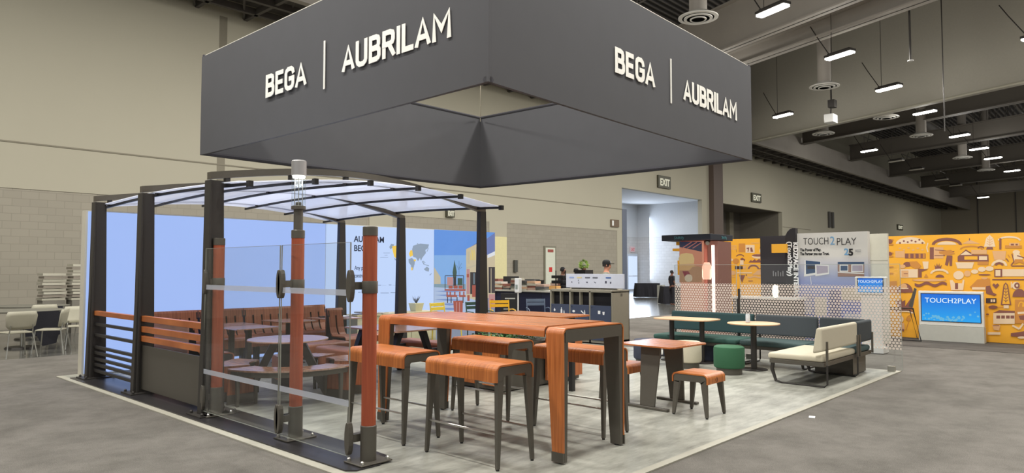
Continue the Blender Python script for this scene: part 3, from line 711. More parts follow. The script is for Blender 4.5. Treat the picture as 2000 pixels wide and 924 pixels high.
MURAL_B=[('t',[(8.455,2.17),(8.44,2.17),(8.442,2.075),(8.457,2.075)]),
('t',[(8.41,2.169),(8.395,2.169),(8.396,2.074),(8.411,2.074)]),
('t',[(8.365,2.168),(8.35,2.168),(8.351,2.073),(8.366,2.073)]),
('t',[(8.32,2.167),(8.305,2.167),(8.306,2.072),(8.321,2.073)]),
('t',[(8.275,2.166),(8.26,2.166),(8.262,2.071),(8.277,2.072)]),
('t',[(8.46,2.175),(8.25,2.171),(8.25,2.156),(8.46,2.161)]),
('t',[(8.462,2.08),(8.252,2.076),(8.252,2.062),(8.462,2.066)]),
('b',[(8.257,2.067),(8.258,1.989),(8.248,1.989),(8.247,2.066)]),
('o',[(8.192,2.223),(8.013,2.219),(8.017,1.985),(8.196,1.988)]),
('w',[(8.004,2.179),(7.756,2.173),(7.759,1.969),(8.007,1.973)]),
('b',[(7.974,2.101),(7.901,2.111),(7.927,1.995),(7.951,1.995),(7.938,2.07),(7.974,2.071)]),
('b',[(7.877,2.099),(7.829,2.11),(7.794,1.993),(7.867,1.994)]),
('b',[(7.621,2.087),(7.558,2.215),(7.508,2.085)]),
('w',[(7.626,2.059),(7.45,2.056),(7.451,1.974),(7.628,1.976)]),
('t',[(7.851,2.231),(7.624,2.226),(7.624,2.212),(7.851,2.217)]),
('w',[(7.495,1.873),(7.511,1.899),(7.558,1.921),(7.626,1.933),(7.702,1.934),(7.771,1.924),(7.82,1.903),(7.837,1.877),(7.82,1.851),(7.773,1.829),(7.704,1.817),(7.628,1.816),(7.56,1.827),(7.512,1.847)]),
('b',[(7.495,1.896),(7.511,1.91),(7.558,1.922),(7.626,1.929),(7.702,1.93),(7.771,1.925),(7.819,1.914),(7.837,1.901),(7.82,1.886),(7.772,1.874),(7.703,1.867),(7.627,1.866),(7.559,1.872),(7.512,1.882)]),
('b',[(7.931,1.715),(7.858,1.785),(7.834,1.749),(7.75,1.807),(7.727,1.756),(7.631,1.81),(7.608,1.759),(7.454,1.815),(7.449,1.712)]),
('b',[(8.046,1.875),(8.051,1.894),(8.066,1.911),(8.09,1.925),(8.121,1.934),(8.155,1.938),(8.189,1.935),(8.22,1.927),(8.245,1.914),(8.261,1.897),(8.267,1.878),(8.237,1.877),(8.233,1.888),(8.222,1.897),(8.203,1.904),(8.181,1.908),(8.155,1.909),(8.13,1.907),(8.108,1.902),(8.09,1.895),(8.079,1.886),(8.075,1.876)]),
('o',[(8.185,1.752),(8.193,1.785),(8.218,1.811),(8.253,1.826),(8.293,1.827),(8.329,1.812),(8.354,1.786),(8.364,1.753),(8.355,1.72),(8.331,1.694),(8.295,1.679),(8.255,1.679),(8.219,1.693),(8.194,1.719)]),
('b',[(8.157,1.811),(8.1,1.845),(8.02,1.798),(8.036,1.739),(8.064,1.782),(8.126,1.768)]),
('w',[(8.162,1.775),(8.064,1.775),(8.066,1.65),(8.164,1.651)]),
('w',[(8.356,1.789),(8.361,1.804),(8.376,1.817),(8.398,1.824),(8.422,1.824),(8.445,1.817),(8.46,1.805),(8.466,1.79),(8.461,1.774),(8.446,1.762),(8.424,1.755),(8.399,1.754),(8.377,1.761),(8.361,1.773)]),
('b',[(8.582,1.761),(8.495,1.666),(8.481,1.676),(8.568,1.772)]),
('k',[(8.308,1.623),(8.086,1.622),(8.088,1.538),(8.31,1.538)]),
('t',[(8.086,1.613),(8.006,1.613),(8.007,1.552),(8.087,1.552)]),
('b',[(7.645,1.54),(7.651,1.576),(7.672,1.608),(7.706,1.634),(7.748,1.651),(7.795,1.656),(7.843,1.651),(7.886,1.635),(7.921,1.609),(7.943,1.576),(7.951,1.54),(7.908,1.54),(7.902,1.563),(7.886,1.584),(7.861,1.601),(7.83,1.611),(7.796,1.615),(7.762,1.611),(7.731,1.6),(7.707,1.584),(7.692,1.563),(7.687,1.54)]),
('b',[(7.475,1.541),(7.479,1.55),(7.492,1.559),(7.511,1.567),(7.536,1.571),(7.564,1.573),(7.591,1.571),(7.616,1.567),(7.636,1.559),(7.649,1.55),(7.654,1.54),(7.63,1.54),(7.627,1.543),(7.618,1.546),(7.603,1.548),(7.584,1.549),(7.564,1.55),(7.544,1.549),(7.525,1.548),(7.511,1.546),(7.502,1.543),(7.498,1.541)]),
('w',[(8.586,1.54),(8.402,1.54),(8.404,1.398),(8.588,1.397)]),
('t',[(8.291,1.434),(8.298,1.461),(8.319,1.482),(8.349,1.494),(8.382,1.494),(8.412,1.482),(8.433,1.46),(8.441,1.433),(8.434,1.407),(8.414,1.385),(8.384,1.374),(8.35,1.374),(8.32,1.386),(8.299,1.407)]),
('w',[(8.254,1.458),(7.839,1.459),(7.84,1.429),(8.254,1.427)]),
('t',[(7.683,1.506),(7.459,1.541),(7.45,1.392),(7.828,1.39)]),
('b',[(8.198,1.383),(8.027,1.384),(8.113,1.177)]),
('t',[(7.961,1.354),(7.925,1.341),(7.889,1.339),(7.853,1.348),(7.817,1.362),(7.781,1.371),(7.745,1.368),(7.709,1.356),(7.674,1.343),(7.638,1.341),(7.603,1.349),(7.567,1.364),(7.532,1.373),(7.497,1.37),(7.462,1.357),(7.462,1.316),(7.497,1.329),(7.532,1.331),(7.568,1.322),(7.603,1.308),(7.639,1.299),(7.675,1.302),(7.71,1.314),(7.746,1.326),(7.781,1.329),(7.817,1.32),(7.854,1.306),(7.89,1.297),(7.926,1.3),(7.962,1.312)]),
('t',[(8.581,1.349),(8.442,1.35),(8.443,1.334),(8.581,1.333)]),
('t',[(8.405,1.339),(8.305,1.34),(8.305,1.325),(8.405,1.325)]),
('b',[(7.971,1.384),(7.972,1.392),(7.978,1.399),(7.985,1.402),(7.994,1.402),(8.002,1.399),(8.007,1.392),(8.01,1.384),(8.008,1.376),(8.002,1.369),(7.995,1.366),(7.986,1.366),(7.978,1.37),(7.973,1.376)]),
('b',[(7.939,1.238),(7.819,1.239),(7.819,1.223),(7.939,1.221)])]
PHOTO=[('sk1',[(9.987,2.398),(11.875,2.405),(11.877,1.166),(9.994,1.284)]),
('sk2',[(9.991,1.842),(11.876,1.869),(11.877,1.073),(9.995,1.113)]),
('bld',[(9.992,1.584),(10.179,1.368),(10.181,1.195),(9.995,1.177)]),
('hz',[(9.995,1.22),(10.927,1.205),(10.927,1.093),(9.995,1.113)]),
('snow',[(9.995,1.155),(10.958,1.092),(10.961,0.555),(9.999,0.599)]),
('sh',[(9.996,1.07),(10.444,1.077),(10.866,1.036),(10.444,1.029)]),
('sh',[(9.996,0.984),(10.444,0.989),(10.866,0.947),(10.445,0.941)]),
('sh',[(9.997,0.888),(10.445,0.891),(10.867,0.846),(10.445,0.843)]),
('sh',[(9.998,0.792),(10.445,0.793),(10.867,0.746),(10.446,0.744)]),
('sh',[(9.998,0.695),(10.446,0.694),(10.868,0.646),(10.446,0.646)]),
('grn',[(10.531,1.475),(10.589,1.745),(10.657,1.475),(10.639,1.342),(10.549,1.343)]),
('dk',[(10.555,1.365),(10.639,1.364),(10.64,1.165),(10.556,1.167)]),
('dk',[(10.722,1.719),(10.724,1.408),(10.73,1.408),(10.728,1.719)]),
('dk',[(10.729,1.562),(10.805,1.674),(10.799,1.676),(10.723,1.564)]),
('dk',[(10.729,1.52),(10.653,1.631),(10.647,1.629),(10.724,1.518)]),
('dk',[(10.728,1.539),(10.819,1.584),(10.816,1.588),(10.724,1.543)]),
('dk',[(10.322,1.106),(10.32,1.4),(10.3,1.4),(10.301,1.106)]),
('dk',[(10.31,1.392),(10.864,1.388),(10.864,1.404),(10.31,1.407)]),
('dk',[(10.854,1.396),(10.855,1.094),(10.877,1.094),(10.875,1.396)]),
('pk',[(10.369,1.367),(10.546,1.365),(10.547,1.189),(10.37,1.192)]),
('grn',[(10.682,1.342),(10.834,1.34),(10.835,1.184),(10.682,1.187)]),
('red',[(10.297,1.106),(10.927,1.093),(10.928,1.048),(10.297,1.074)]),
('red',[(10.414,1.18),(10.532,1.178),(10.533,1.112),(10.414,1.115)]),
('red',[(10.562,1.178),(10.682,1.175),(10.683,1.109),(10.563,1.112)]),
('red',[(10.713,1.175),(10.835,1.173),(10.835,1.106),(10.713,1.108)]),
('red',[(10.35,1.051),(10.391,1.05),(10.392,0.93),(10.351,0.931)]),
('red',[(10.444,1.048),(10.485,1.047),(10.486,0.927),(10.445,0.928)]),
('red',[(10.578,1.045),(10.62,1.044),(10.62,0.923),(10.578,0.924)]),
('red',[(10.729,1.042),(10.771,1.041),(10.772,0.918),(10.729,0.92)]),
('red',[(10.851,1.039),(10.894,1.038),(10.894,0.915),(10.851,0.916)]),
('red',[(10.35,0.974),(10.668,0.966),(10.669,0.921),(10.351,0.931)]),
('red',[(10.744,0.964),(10.928,0.958),(10.928,0.914),(10.744,0.919)]),
('dk',[(10.371,0.93),(10.398,0.929),(10.398,0.799),(10.372,0.8)]),
('dk',[(10.474,0.927),(10.501,0.926),(10.502,0.795),(10.475,0.796)]),
('dk',[(10.653,0.922),(10.681,0.921),(10.681,0.788),(10.654,0.789)]),
('dk',[(10.836,0.916),(10.863,0.916),(10.864,0.782),(10.836,0.783)]),
('red',[(10.549,0.837),(10.842,0.838),(10.837,0.572),(10.58,0.583)]),
('pk',[(10.639,0.812),(10.663,0.811),(10.664,0.591),(10.64,0.592)]),
('pk',[(10.73,0.809),(10.754,0.808),(10.755,0.586),(10.731,0.588)]),
('wal',[(10.939,1.98),(11.318,2.148),(11.875,2.363),(11.877,0.886),(10.944,0.824)]),
('roof',[(10.939,1.98),(11.302,2.159),(11.627,2.261),(11.875,2.398),(11.876,1.951),(11.628,1.866),(11.318,2.056)]),
('wh',[(11.628,1.877),(11.876,1.963),(11.876,1.869),(11.628,1.796)]),
('wal',[(10.939,1.991),(11.318,2.136),(11.319,1.667),(10.941,1.586)]),
('bld',[(10.986,1.942),(11.049,1.943),(11.05,1.665),(10.987,1.665)]),
('arc',[(11.16,1.745),(11.157,1.819),(11.151,1.885),(11.142,1.938),(11.13,1.972),(11.118,1.983),(11.105,1.971),(11.094,1.937),(11.085,1.884),(11.079,1.818),(11.078,1.745),(11.096,1.745),(11.097,1.814),(11.1,1.877),(11.105,1.926),(11.111,1.958),(11.118,1.97),(11.125,1.959),(11.131,1.927),(11.136,1.877),(11.139,1.815),(11.141,1.745)]),
('arc',[(11.226,1.746),(11.224,1.82),(11.218,1.887),(11.209,1.939),(11.197,1.973),(11.184,1.985),(11.171,1.973),(11.16,1.938),(11.151,1.885),(11.146,1.819),(11.144,1.745),(11.163,1.745),(11.164,1.815),(11.167,1.878),(11.171,1.928),(11.177,1.96),(11.184,1.971),(11.191,1.96),(11.197,1.928),(11.202,1.878),(11.206,1.815),(11.207,1.746)]),
('bld',[(10.941,1.586),(11.335,1.667),(11.336,1.621),(10.941,1.541)]),
('pk',[(10.957,1.541),(11.05,1.541),(11.052,0.978),(10.959,0.98)]),
('red',[(10.957,1.433),(11.032,1.433),(11.032,1.356),(10.957,1.357)]),
('dk',[(11.066,1.473),(11.32,1.472),(11.321,0.97),(11.068,0.977)]),
('red',[(11.13,1.179),(11.289,1.176),(11.29,0.903),(11.131,0.908)]),
('hz',[(11.176,1.45),(11.202,1.45),(11.203,1.2),(11.177,1.201)]),
('dk',[(11.662,1.587),(11.876,1.588),(11.877,0.979),(11.663,0.985)]),
('wal',[(11.735,1.564),(11.755,1.564),(11.756,0.982),(11.736,0.983)]),
('pk',[(11.663,0.961),(11.877,0.956),(11.878,0.629),(11.664,0.638)]),
('red',[(11.854,0.793),(11.846,0.814),(11.826,0.83),(11.796,0.84),(11.764,0.841),(11.734,0.833),(11.714,0.818),(11.707,0.798),(11.714,0.778),(11.734,0.761),(11.764,0.751),(11.797,0.75),(11.826,0.758),(11.847,0.773)]),
('snow',[(10.944,0.913),(11.322,0.811),(11.323,0.538),(10.945,0.555)]),
('red',[(10.978,0.957),(11.052,0.955),(11.053,0.82),(10.978,0.823)])]
WORLD_MAP=[('gm',[(8.784,1.992),(8.829,2.056),(8.907,2.045),(8.861,1.969),(8.806,1.948)]),
('ym',[(8.854,2.006),(8.954,2.026),(9.033,1.973),(9.031,1.773),(8.962,1.759),(8.909,1.796),(8.868,1.92)]),
('gm',[(8.909,1.771),(9.004,1.722),(8.988,1.692),(8.925,1.734)]),
('gm',[(9.004,1.685),(9.083,1.673),(9.121,1.598),(9.078,1.472),(9.037,1.473),(9.014,1.597)]),
('gm',[(8.959,2.076),(9.022,2.073),(9.016,2.043),(8.969,2.047)]),
('gm',[(9.079,2.087),(9.158,2.077),(9.127,2.025),(9.079,2.037)]),
('ym',[(9.289,1.864),(9.337,1.941),(9.386,1.93),(9.403,1.828),(9.322,1.796)]),
('gm',[(9.376,1.955),(9.401,2.032),(9.5,2.06),(9.599,2.083),(9.835,2.069),(9.809,1.99),(9.734,1.949),(9.752,1.885),(9.701,1.832),(9.651,1.78),(9.618,1.715),(9.585,1.779),(9.535,1.706),(9.485,1.778),(9.403,1.802)]),
('gm',[(9.28,1.75),(9.371,1.777),(9.453,1.714),(9.444,1.65),(9.399,1.522),(9.366,1.517),(9.346,1.624),(9.29,1.674)]),
('ym',[(9.479,1.727),(9.476,1.736),(9.468,1.744),(9.456,1.749),(9.443,1.749),(9.431,1.744),(9.423,1.736),(9.42,1.726),(9.423,1.716),(9.431,1.708),(9.443,1.704),(9.456,1.704),(9.468,1.708),(9.476,1.717)]),
('ym',[(9.392,1.547),(9.39,1.563),(9.385,1.575),(9.377,1.582),(9.368,1.582),(9.36,1.575),(9.355,1.563),(9.353,1.547),(9.355,1.532),(9.361,1.52),(9.369,1.513),(9.377,1.513),(9.385,1.52),(9.39,1.532)]),
('gm',[(9.499,2.091),(9.549,2.077),(9.516,2.066)]),
('gm',[(9.641,1.702),(9.698,1.632),(9.721,1.644),(9.663,1.713)]),
('gm',[(9.717,1.631),(9.836,1.605),(9.841,1.62),(9.722,1.645)]),
('gm',[(9.697,1.542),(9.777,1.594),(9.846,1.56),(9.833,1.49),(9.754,1.501)]),
('gm',[(9.868,1.406),(9.915,1.443),(9.901,1.454),(9.853,1.418)]),
('gm',[(9.783,1.909),(9.827,1.988),(9.811,1.992),(9.767,1.914)]),
('gm',[(9.664,1.71),(9.731,1.672),(9.741,1.682),(9.674,1.72)]),
('tx',[(8.633,1.871),(8.8,1.874),(8.8,1.868),(8.633,1.865)]),
('tx',[(8.663,1.827),(8.739,1.829),(8.739,1.822),(8.663,1.821)]),
('tx',[(8.558,1.779),(8.755,1.782),(8.755,1.776),(8.558,1.773)]),
('tx',[(8.51,1.227),(8.588,1.225),(8.588,1.216),(8.511,1.217)]),
('tx',[(8.776,1.227),(8.843,1.226),(8.844,1.216),(8.776,1.217)]),
('tx',[(8.572,1.07),(8.778,1.065),(8.778,1.055),(8.572,1.06)]),
('tx',[(8.823,1.071),(8.994,1.067),(8.994,1.057),(8.824,1.061)]),
('tx',[(8.036,1.097),(8.099,1.096),(8.099,1.086),(8.036,1.088)]),
('tx2',[(8.609,1.22),(8.715,1.218),(8.715,1.215),(8.609,1.216)]),
('tx2',[(8.868,1.216),(9.008,1.213),(9.008,1.21),(8.868,1.212)])]
KIOSK_PRINT=[('sal',[(8.49,2.205),(7.9,2.189),(7.913,1.229),(8.502,1.221)]),
('nav',[(8.49,2.205),(7.9,2.189),(7.903,1.949),(8.491,2.076)]),
('sal2',[(8.419,2.033),(8.159,2.176),(8.171,2.195),(8.431,2.052)]),
('sal2',[(8.277,2.031),(8.02,2.173),(8.032,2.191),(8.29,2.049)]),
('sal2',[(8.137,2.028),(7.883,2.169),(7.895,2.187),(8.149,2.046)]),
('crm',[(8.518,1.798),(8.462,1.904),(8.308,1.93),(8.145,1.9),(8.1,1.794),(8.113,1.668),(8.489,1.659)]),
('crm2',[(8.022,1.594),(8.039,1.608),(8.087,1.62),(8.156,1.627),(8.234,1.627),(8.304,1.621),(8.354,1.609),(8.371,1.594),(8.354,1.58),(8.305,1.568),(8.235,1.561),(8.157,1.561),(8.088,1.568),(8.04,1.579)]),
('tan',[(8.491,1.531),(8.011,1.615),(7.908,1.573),(7.913,1.229),(8.494,1.221)]),
('crm2',[(8.496,1.659),(8.079,1.657),(8.243,1.51),(8.498,1.509)]),
('mrd',[(8.42,1.492),(8.262,1.493),(8.198,1.394),(8.362,1.361)]),
('wht',[(8.153,1.327),(8.162,1.367),(8.191,1.399),(8.233,1.416),(8.28,1.416),(8.322,1.398),(8.352,1.365),(8.363,1.325),(8.353,1.284),(8.324,1.252),(8.282,1.235),(8.235,1.235),(8.193,1.254),(8.163,1.286)])]
PANEL_PICS=[('wf',[(5.637,1.74),(5.307,1.712),(5.3,1.627),(5.312,1.435),(5.665,1.379)]),
('nb',[(5.621,1.732),(5.313,1.699),(5.324,1.478),(5.618,1.434)]),
('dk',[(5.587,1.617),(5.408,1.616),(5.41,1.542),(5.588,1.541)]),
('wf',[(5.424,1.644),(5.145,1.626),(5.14,1.436),(5.423,1.388)]),
('ps',[(5.398,1.623),(5.161,1.609),(5.16,1.468),(5.391,1.439)]),
('br',[(4.958,1.693),(4.441,1.689),(4.447,1.389),(4.964,1.385)]),
('nb',[(4.958,1.693),(4.441,1.689),(4.442,1.634),(4.959,1.636)]),
('wf',[(4.923,1.636),(4.751,1.635),(4.754,1.49),(4.926,1.489)]),
('nb',[(4.904,1.615),(4.765,1.614),(4.768,1.511),(4.906,1.51)]),
('wf',[(4.692,1.641),(4.461,1.64),(4.464,1.48),(4.696,1.48)]),
('ps',[(4.673,1.62),(4.475,1.62),(4.477,1.501),(4.676,1.5)]),
('wf',[(4.962,1.489),(4.446,1.46),(4.446,1.44),(4.963,1.468)]),
('wf',[(5.534,1.379),(5.516,1.219),(5.504,1.221),(5.522,1.381)])]
# ================================================================ THE HALL
WALLC = mat('cream wall paint', (176, 171, 153), 0.85, 0, 0.03, 0.6)
BLOCKX = blocks('block wall', (156, 150, 136), 'X')
BLOCKW = blocks('white block wall', (205, 205, 205), 'Y')
CEILD = mat('dark ceiling steel', (92, 88, 84), 0.8, 0, 0.15, 3)
BEAMM = mat('painted beam', (156, 150, 142), 0.7, 0, 0.06, 2)
TRIMG = mat('grey trim', (128, 122, 106), 0.7)

# floors
m_, n_, l_, p_ = nt('polished concrete')
p_.inputs['Base Color'].default_value = srgb(98, 97, 92)
p_.inputs['Roughness'].default_value = 0.12
nn_ = n_.new('ShaderNodeTexNoise'); nn_.inputs['Scale'].default_value = 0.8; nn_.inputs['Detail'].default_value = 6
rr_ = n_.new('ShaderNodeMapRange'); rr_.inputs['To Min'].default_value = 0.06; rr_.inputs['To Max'].default_value = 0.22
l_.new(nn_.outputs['Fac'], rr_.inputs['Value']); l_.new(rr_.outputs[0], p_.inputs['Roughness'])
struct('floor', MB().box(-25, 115, -30, 34, -0.3, -0.02), m_)
b = MB()
b.prism([(-25, -30), (-25, 14.6), (12.3, 14.6), (13.2, 12.3), (40, 12.3), (60, 9), (115, 9), (115, -30)], 'z', -0.02, -0.012)
struct('floor_carpet', b, carpet('grey carpet', (90, 87, 82), (126, 122, 116)))
struct('floor_dark_carpet', MB().box(15.9, 24, -14, 7.5, -0.012, -0.006), carpet('dark grey carpet', (74, 70, 66), (104, 100, 95)))
struct('floor_booth', MB().box(3.12, 11.87, 2.98, 11.75, -0.012, 0.0), vinyl('pale concrete look vinyl'))
b = MB(); b.box(3.05, 3.13, 2.915, 11.75, -0.011, 0.001); b.box(3.05, 11.9, 2.915, 2.99, -0.011, 0.001)
struct('floor_tape', b, mat('pale edging tape', (172, 169, 155), 0.6, 0, 0.08, 20))

# long back wall, with two big openings; it stands at Y = 22
WY = 22.0
b = MB()
for x0, x1, z0, z1 in ((-25, 33.0, 3.66, 16), (33.0, 42.4, 6.1, 16), (42.4, 45.4, 0, 16), (45.4, 55.8, 6.08, 16), (55.8, 112.3, 0, 16)):
    b.box(x0, x1, WY, WY + 0.3, z0 - (0.02 if z0 < 0.1 else 0), z1)
for x0, x1 in ((15.9, 17.0), (22.4, 23.55), (32.5, 33.0)):
    b.box(x0, x1, WY, WY + 0.3, -0.02, 3.66)
struct('wall_back', b, WALLC)
b = MB()
for x0, x1 in ((-25, 15.9), (17.0, 22.4), (23.55, 32.5)):
    b.box(x0, x1, WY + 0.02, WY + 0.3, -0.02, 3.66)
struct('wall_back_blocks', b, BLOCKX)
b = MB()
b.box(-25, 33.0, WY - 0.02, WY + 0.01, 4.86, 4.9)
b.box(10.0, 10.25, WY - 0.01, WY + 0.01, 3.7, 9.7)
b.box(55.9, 62, WY - 0.02, WY + 0.01, 4.88, 4.92)
struct('trim_1', b, TRIMG)
struct('trim_2', MB().box(43.4, 44.75, WY - 0.35, WY, -0.02, 9.7), mat('brown column paint', (92, 78, 70), 0.6))
b = MB()
b.box(33.0, 33.45, WY - 0.02, WY + 0.4, -0.02, 4.9)
struct('trim_3', b, mat('blue grey jamb', (96, 104, 122), 0.5))
b = MB(); b.box(26.2, 27.1, WY - 0.03, WY + 0.03, -0.02, 2.66)
d = struct('door_1', b, mat('grey door frame', (120, 116, 100), 0.6))
MB().box(26.28, 27.0, WY - 0.06, WY - 0.02, -0.02, 2.58).build('door_leaf', mat('pale door', (206, 208, 192), 0.5), d)
MB().box(26.42, 26.85, WY - 0.07, WY - 0.05, 2.36, 2.5).build('notice', mat('red brown print', (150, 70, 60), 0.6), d)
MB().box(26.52, 26.75, WY - 0.07, WY - 0.05, 1.4, 1.62).build('sign', mat('red print', (196, 44, 38), 0.6), d)
b = MB(); b.box(22.5, 23.5, WY - 0.05, WY - 0.01, -0.02, 3.0)
struct('door_2', b, mat('pale yellow door', (216, 208, 160), 0.6))
# wall at the far right end, in tall movable panels
b = MB(); b.box(112, 112.3, -30, WY, -0.02, 16)
struct('wall_far', b, mat('far wall panels', (150, 142, 126), 0.85))
b = MB()
for y in (17.6, 13.4, 9.2, 5.0, 0.8):
    b.box(111.9, 112.05, y, y + 0.12, 0, 16)
struct('trim_4', b, CEILD)
# lobby seen through the first opening
b = MB()
b.box(30, 44.3, 28.0, 28.3, 3.85, 6.2)
struct('wall_lobby_upper', b, mat('lobby white paint', (206, 208, 210), 0.8))
struct('wall_lobby_back', MB().box(30, 44.3, 28.0, 28.3, -0.02, 3.85), blocks('lobby blocks', (200, 200, 200), 'X'))
struct('wall_lobby_right', MB().box(44.0, 44.3, 22.3, 28, -0.02, 3.85), BLOCKW)
struct('wall_lobby_right_upper', MB().box(44.0, 44.3, 22.3, 28, 3.85, 6.2), _m['lobby white paint'])
struct('wall_lobby_left', MB().box(30, 30.3, 22.3, 28, -0.02, 6.2), _m['lobby white paint'])
struct('ceiling_lobby', MB().box(30, 44.3, 22.3, 28.3, 6.2, 6.4), _m['lobby white paint'])
b = MB(); b.box(42.45, 43.85, 27.9, 28.0, -0.02, 2.62)
d = struct('door_3', b, mat('white door frame', (190, 198, 208), 0.5))
b = MB(); b.box(42.62, 43.15, 27.86, 27.9, 0.1, 2.45); b.box(43.2, 43.72, 27.86, 27.9, 0.1, 2.45)
b.build('door_glass', mat('daylit door glass', (205, 222, 250), 0.3, emit=1.05), d)
MB().box(42.6, 43.7, 27.8, 27.86, 1.0, 1.05).build('push_bar', STEEL, d)
# room seen through the second opening
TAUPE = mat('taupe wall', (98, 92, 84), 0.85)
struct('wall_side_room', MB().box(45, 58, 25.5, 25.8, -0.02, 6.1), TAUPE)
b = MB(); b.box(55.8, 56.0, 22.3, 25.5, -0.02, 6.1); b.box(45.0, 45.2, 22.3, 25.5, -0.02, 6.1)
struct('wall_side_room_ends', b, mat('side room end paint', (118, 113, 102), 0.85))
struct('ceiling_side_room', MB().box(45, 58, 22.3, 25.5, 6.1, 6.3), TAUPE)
struct('trim_5', MB().box(53.2, 53.9, 25.2, 25.5, 0, 6.1), TRIMG)

# ---------------------------------------------------------------- ceiling
DX, DY = math.cos(R(68.8)), math.sin(R(68.8))           # direction of the cross beams
def skew(y): return y * DX / DY
m_, n_, l_, p_ = nt('corrugated roof deck')
p_.inputs['Base Color'].default_value = srgb(60, 57, 56)
p_.inputs['Roughness'].default_value = 0.8
tc_ = n_.new('ShaderNodeTexCoord'); wv_ = n_.new('ShaderNodeTexWave'); wv_.inputs['Scale'].default_value = 0.8; wv_.bands_direction = 'Y'
cr_ = n_.new('ShaderNodeValToRGB'); cr_.color_ramp.elements[0].color = srgb(56, 54, 56); cr_.color_ramp.elements[1].color = srgb(132, 128, 124)
l_.new(tc_.outputs['Object'], wv_.inputs['Vector']); l_.new(wv_.outputs['Fac'], cr_.inputs[0]); l_.new(cr_.outputs[0], p_.inputs['Base Color'])
bp_ = n_.new('ShaderNodeBump'); bp_.inputs['Distance'].default_value = 0.15; l_.new(wv_.outputs['Fac'], bp_.inputs['Height']); l_.new(bp_.outputs[0], p_.inputs['Normal'])
struct('ceiling', MB().box(-25, 113, -30, WY + 1, 15.8, 16.0), m_)
b = MB(); b.box(-25, 112, 18.55, WY, 10.3, 10.4)
struct('ceiling_soffit', b, CEILD)
b = MB(); b.box(-25, 112, 18.5, 18.75, 9.5, 10.9)
struct('trim_6', b, BEAMM)
b = MB()
x = -10.0
while x < 110:
    b.box(x, x + 0.12, 18.7, WY, 9.75, 9.95)
    b.tube([(x, 18.7, 9.9), (x + 1.6, WY, 9.8)], 0.035, 4)
    x += 1.6 if x < 60 else 3.2
b.box(-25, 112, 20.0, 20.15, 9.7, 9.9)
b.box(-25, 112, 21.2, 21.35, 9.75, 9.95)
struct('trim_7', b, mat('catwalk framing', (84, 80, 76), 0.7))
# bulkhead across the hall
b = MB()
p0, p1 = (42.26, 18.52), (28.9, -15.3)
b.add([(p0[0], p0[1], 9.5), (p1[0], p1[1], 9.5), (p1[0], p1[1], 15.9), (p0[0], p0[1], 15.9),
       (p0[0] + .5, p0[1] - .1, 9.5), (p1[0] + .5, p1[1] - .1, 9.5), (p1[0] + .5, p1[1] - .1, 15.9), (p0[0] + .5, p0[1] - .1, 15.9)],
      [(0, 1, 2, 3), (4, 7, 6, 5), (0, 4, 5, 1), (3, 2, 6, 7), (0, 3, 7, 4), (1, 5, 6, 2)])
struct('wall_bulkhead', b, mat('bulkhead paint', (168, 164, 152), 0.8))
b = MB(); b.tube([(p0[0] - .06, p0[1], 9.5), (p1[0] - .06, p1[1], 9.5)], 0.07, 6)
struct('trim_8', b, mat('bulkhead edge', (168, 164, 148), 0.6))

def ibeam(name, x, zb, h, wd, m, y0=-12, y1=18.4, posts=True):
    """cross beam of the roof: two flanges and a web, following the skewed grid"""
    bb = MB()
    for (a0, a1, c0, c1) in ((-wd / 2, wd / 2, zb, zb + 0.06), (-0.03, 0.03, zb, zb + h), (-wd / 2, wd / 2, zb + h - 0.06, zb + h)):
        v = []
        for y in (y0, y1):
            for q in (a0, a1):
                for z in (c0, c1):
                    v.append((x + skew(y) + q, y, z))
        bb.add(v, [(0, 1, 3, 2), (4, 6, 7, 5), (0, 4, 5, 1), (2, 3, 7, 6), (0, 2, 6, 4), (1, 5, 7, 3)])
    return struct(name, bb, m)
def joist(name, x, y0, y1, zb, zt, m, n=26):
    bb = MB()
    P = lambda t, z: (x + skew(y0 + (y1 - y0) * t), y0 + (y1 - y0) * t, z)
    bb.tube([P(0, zb), P(1, zb)], 0.05, 4)
    bb.tube([P(0, zt), P(1, zt)], 0.05, 4)
    for i in range(n):
        t0, t1, t2 = i / n, (i + .5) / n, (i + 1) / n
        bb.tube([P(t0, zb), P(t1, zt)], 0.03, 4)
        bb.tube([P(t1, zt), P(t2, zb)], 0.03, 4)
    return struct(name, bb, m)
k = 1
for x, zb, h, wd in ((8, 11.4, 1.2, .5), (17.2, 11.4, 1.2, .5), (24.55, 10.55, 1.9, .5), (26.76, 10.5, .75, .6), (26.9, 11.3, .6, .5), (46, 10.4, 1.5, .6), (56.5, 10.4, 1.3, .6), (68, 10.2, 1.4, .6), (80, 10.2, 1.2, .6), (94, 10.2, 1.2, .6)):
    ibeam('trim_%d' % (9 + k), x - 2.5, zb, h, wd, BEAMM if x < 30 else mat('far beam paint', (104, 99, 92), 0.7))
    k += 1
for x in (2, 5, 11, 14, 20.5, 50, 53, 61, 64, 74, 87):
    joist('trim_%d' % (20 + k), x - 2.5, -10, 18.4, 12.2, 14.2, CEILD)
    k += 1
b = MB()
for y in (0.5, 5.2, 10.4, 15.6):
    for x0, x1 in ((-5, 19.5), (44, 108)):
        b.tube([(x0, y, 13.3), (x1, y, 13.3)], 0.09, 6)
        b.tube([(x0, y + 1.1, 11.9), (x1, y + 1.1, 11.9)], 0.05, 5)
struct('trim_50', b, mat('ceiling pipes', (112, 108, 102), 0.6))
b = MB()
for y in (3.0, 12.5):
    b.tube([(-5, y, 12.6), (24, y, 12.6)], 0.45, 14)
    b.tube([(45, y, 12.4), (108, y, 12.4)], 0.45, 14)
struct('trim_51', b, mat('round air ducts', (98, 94, 90), 0.6), smooth=True)

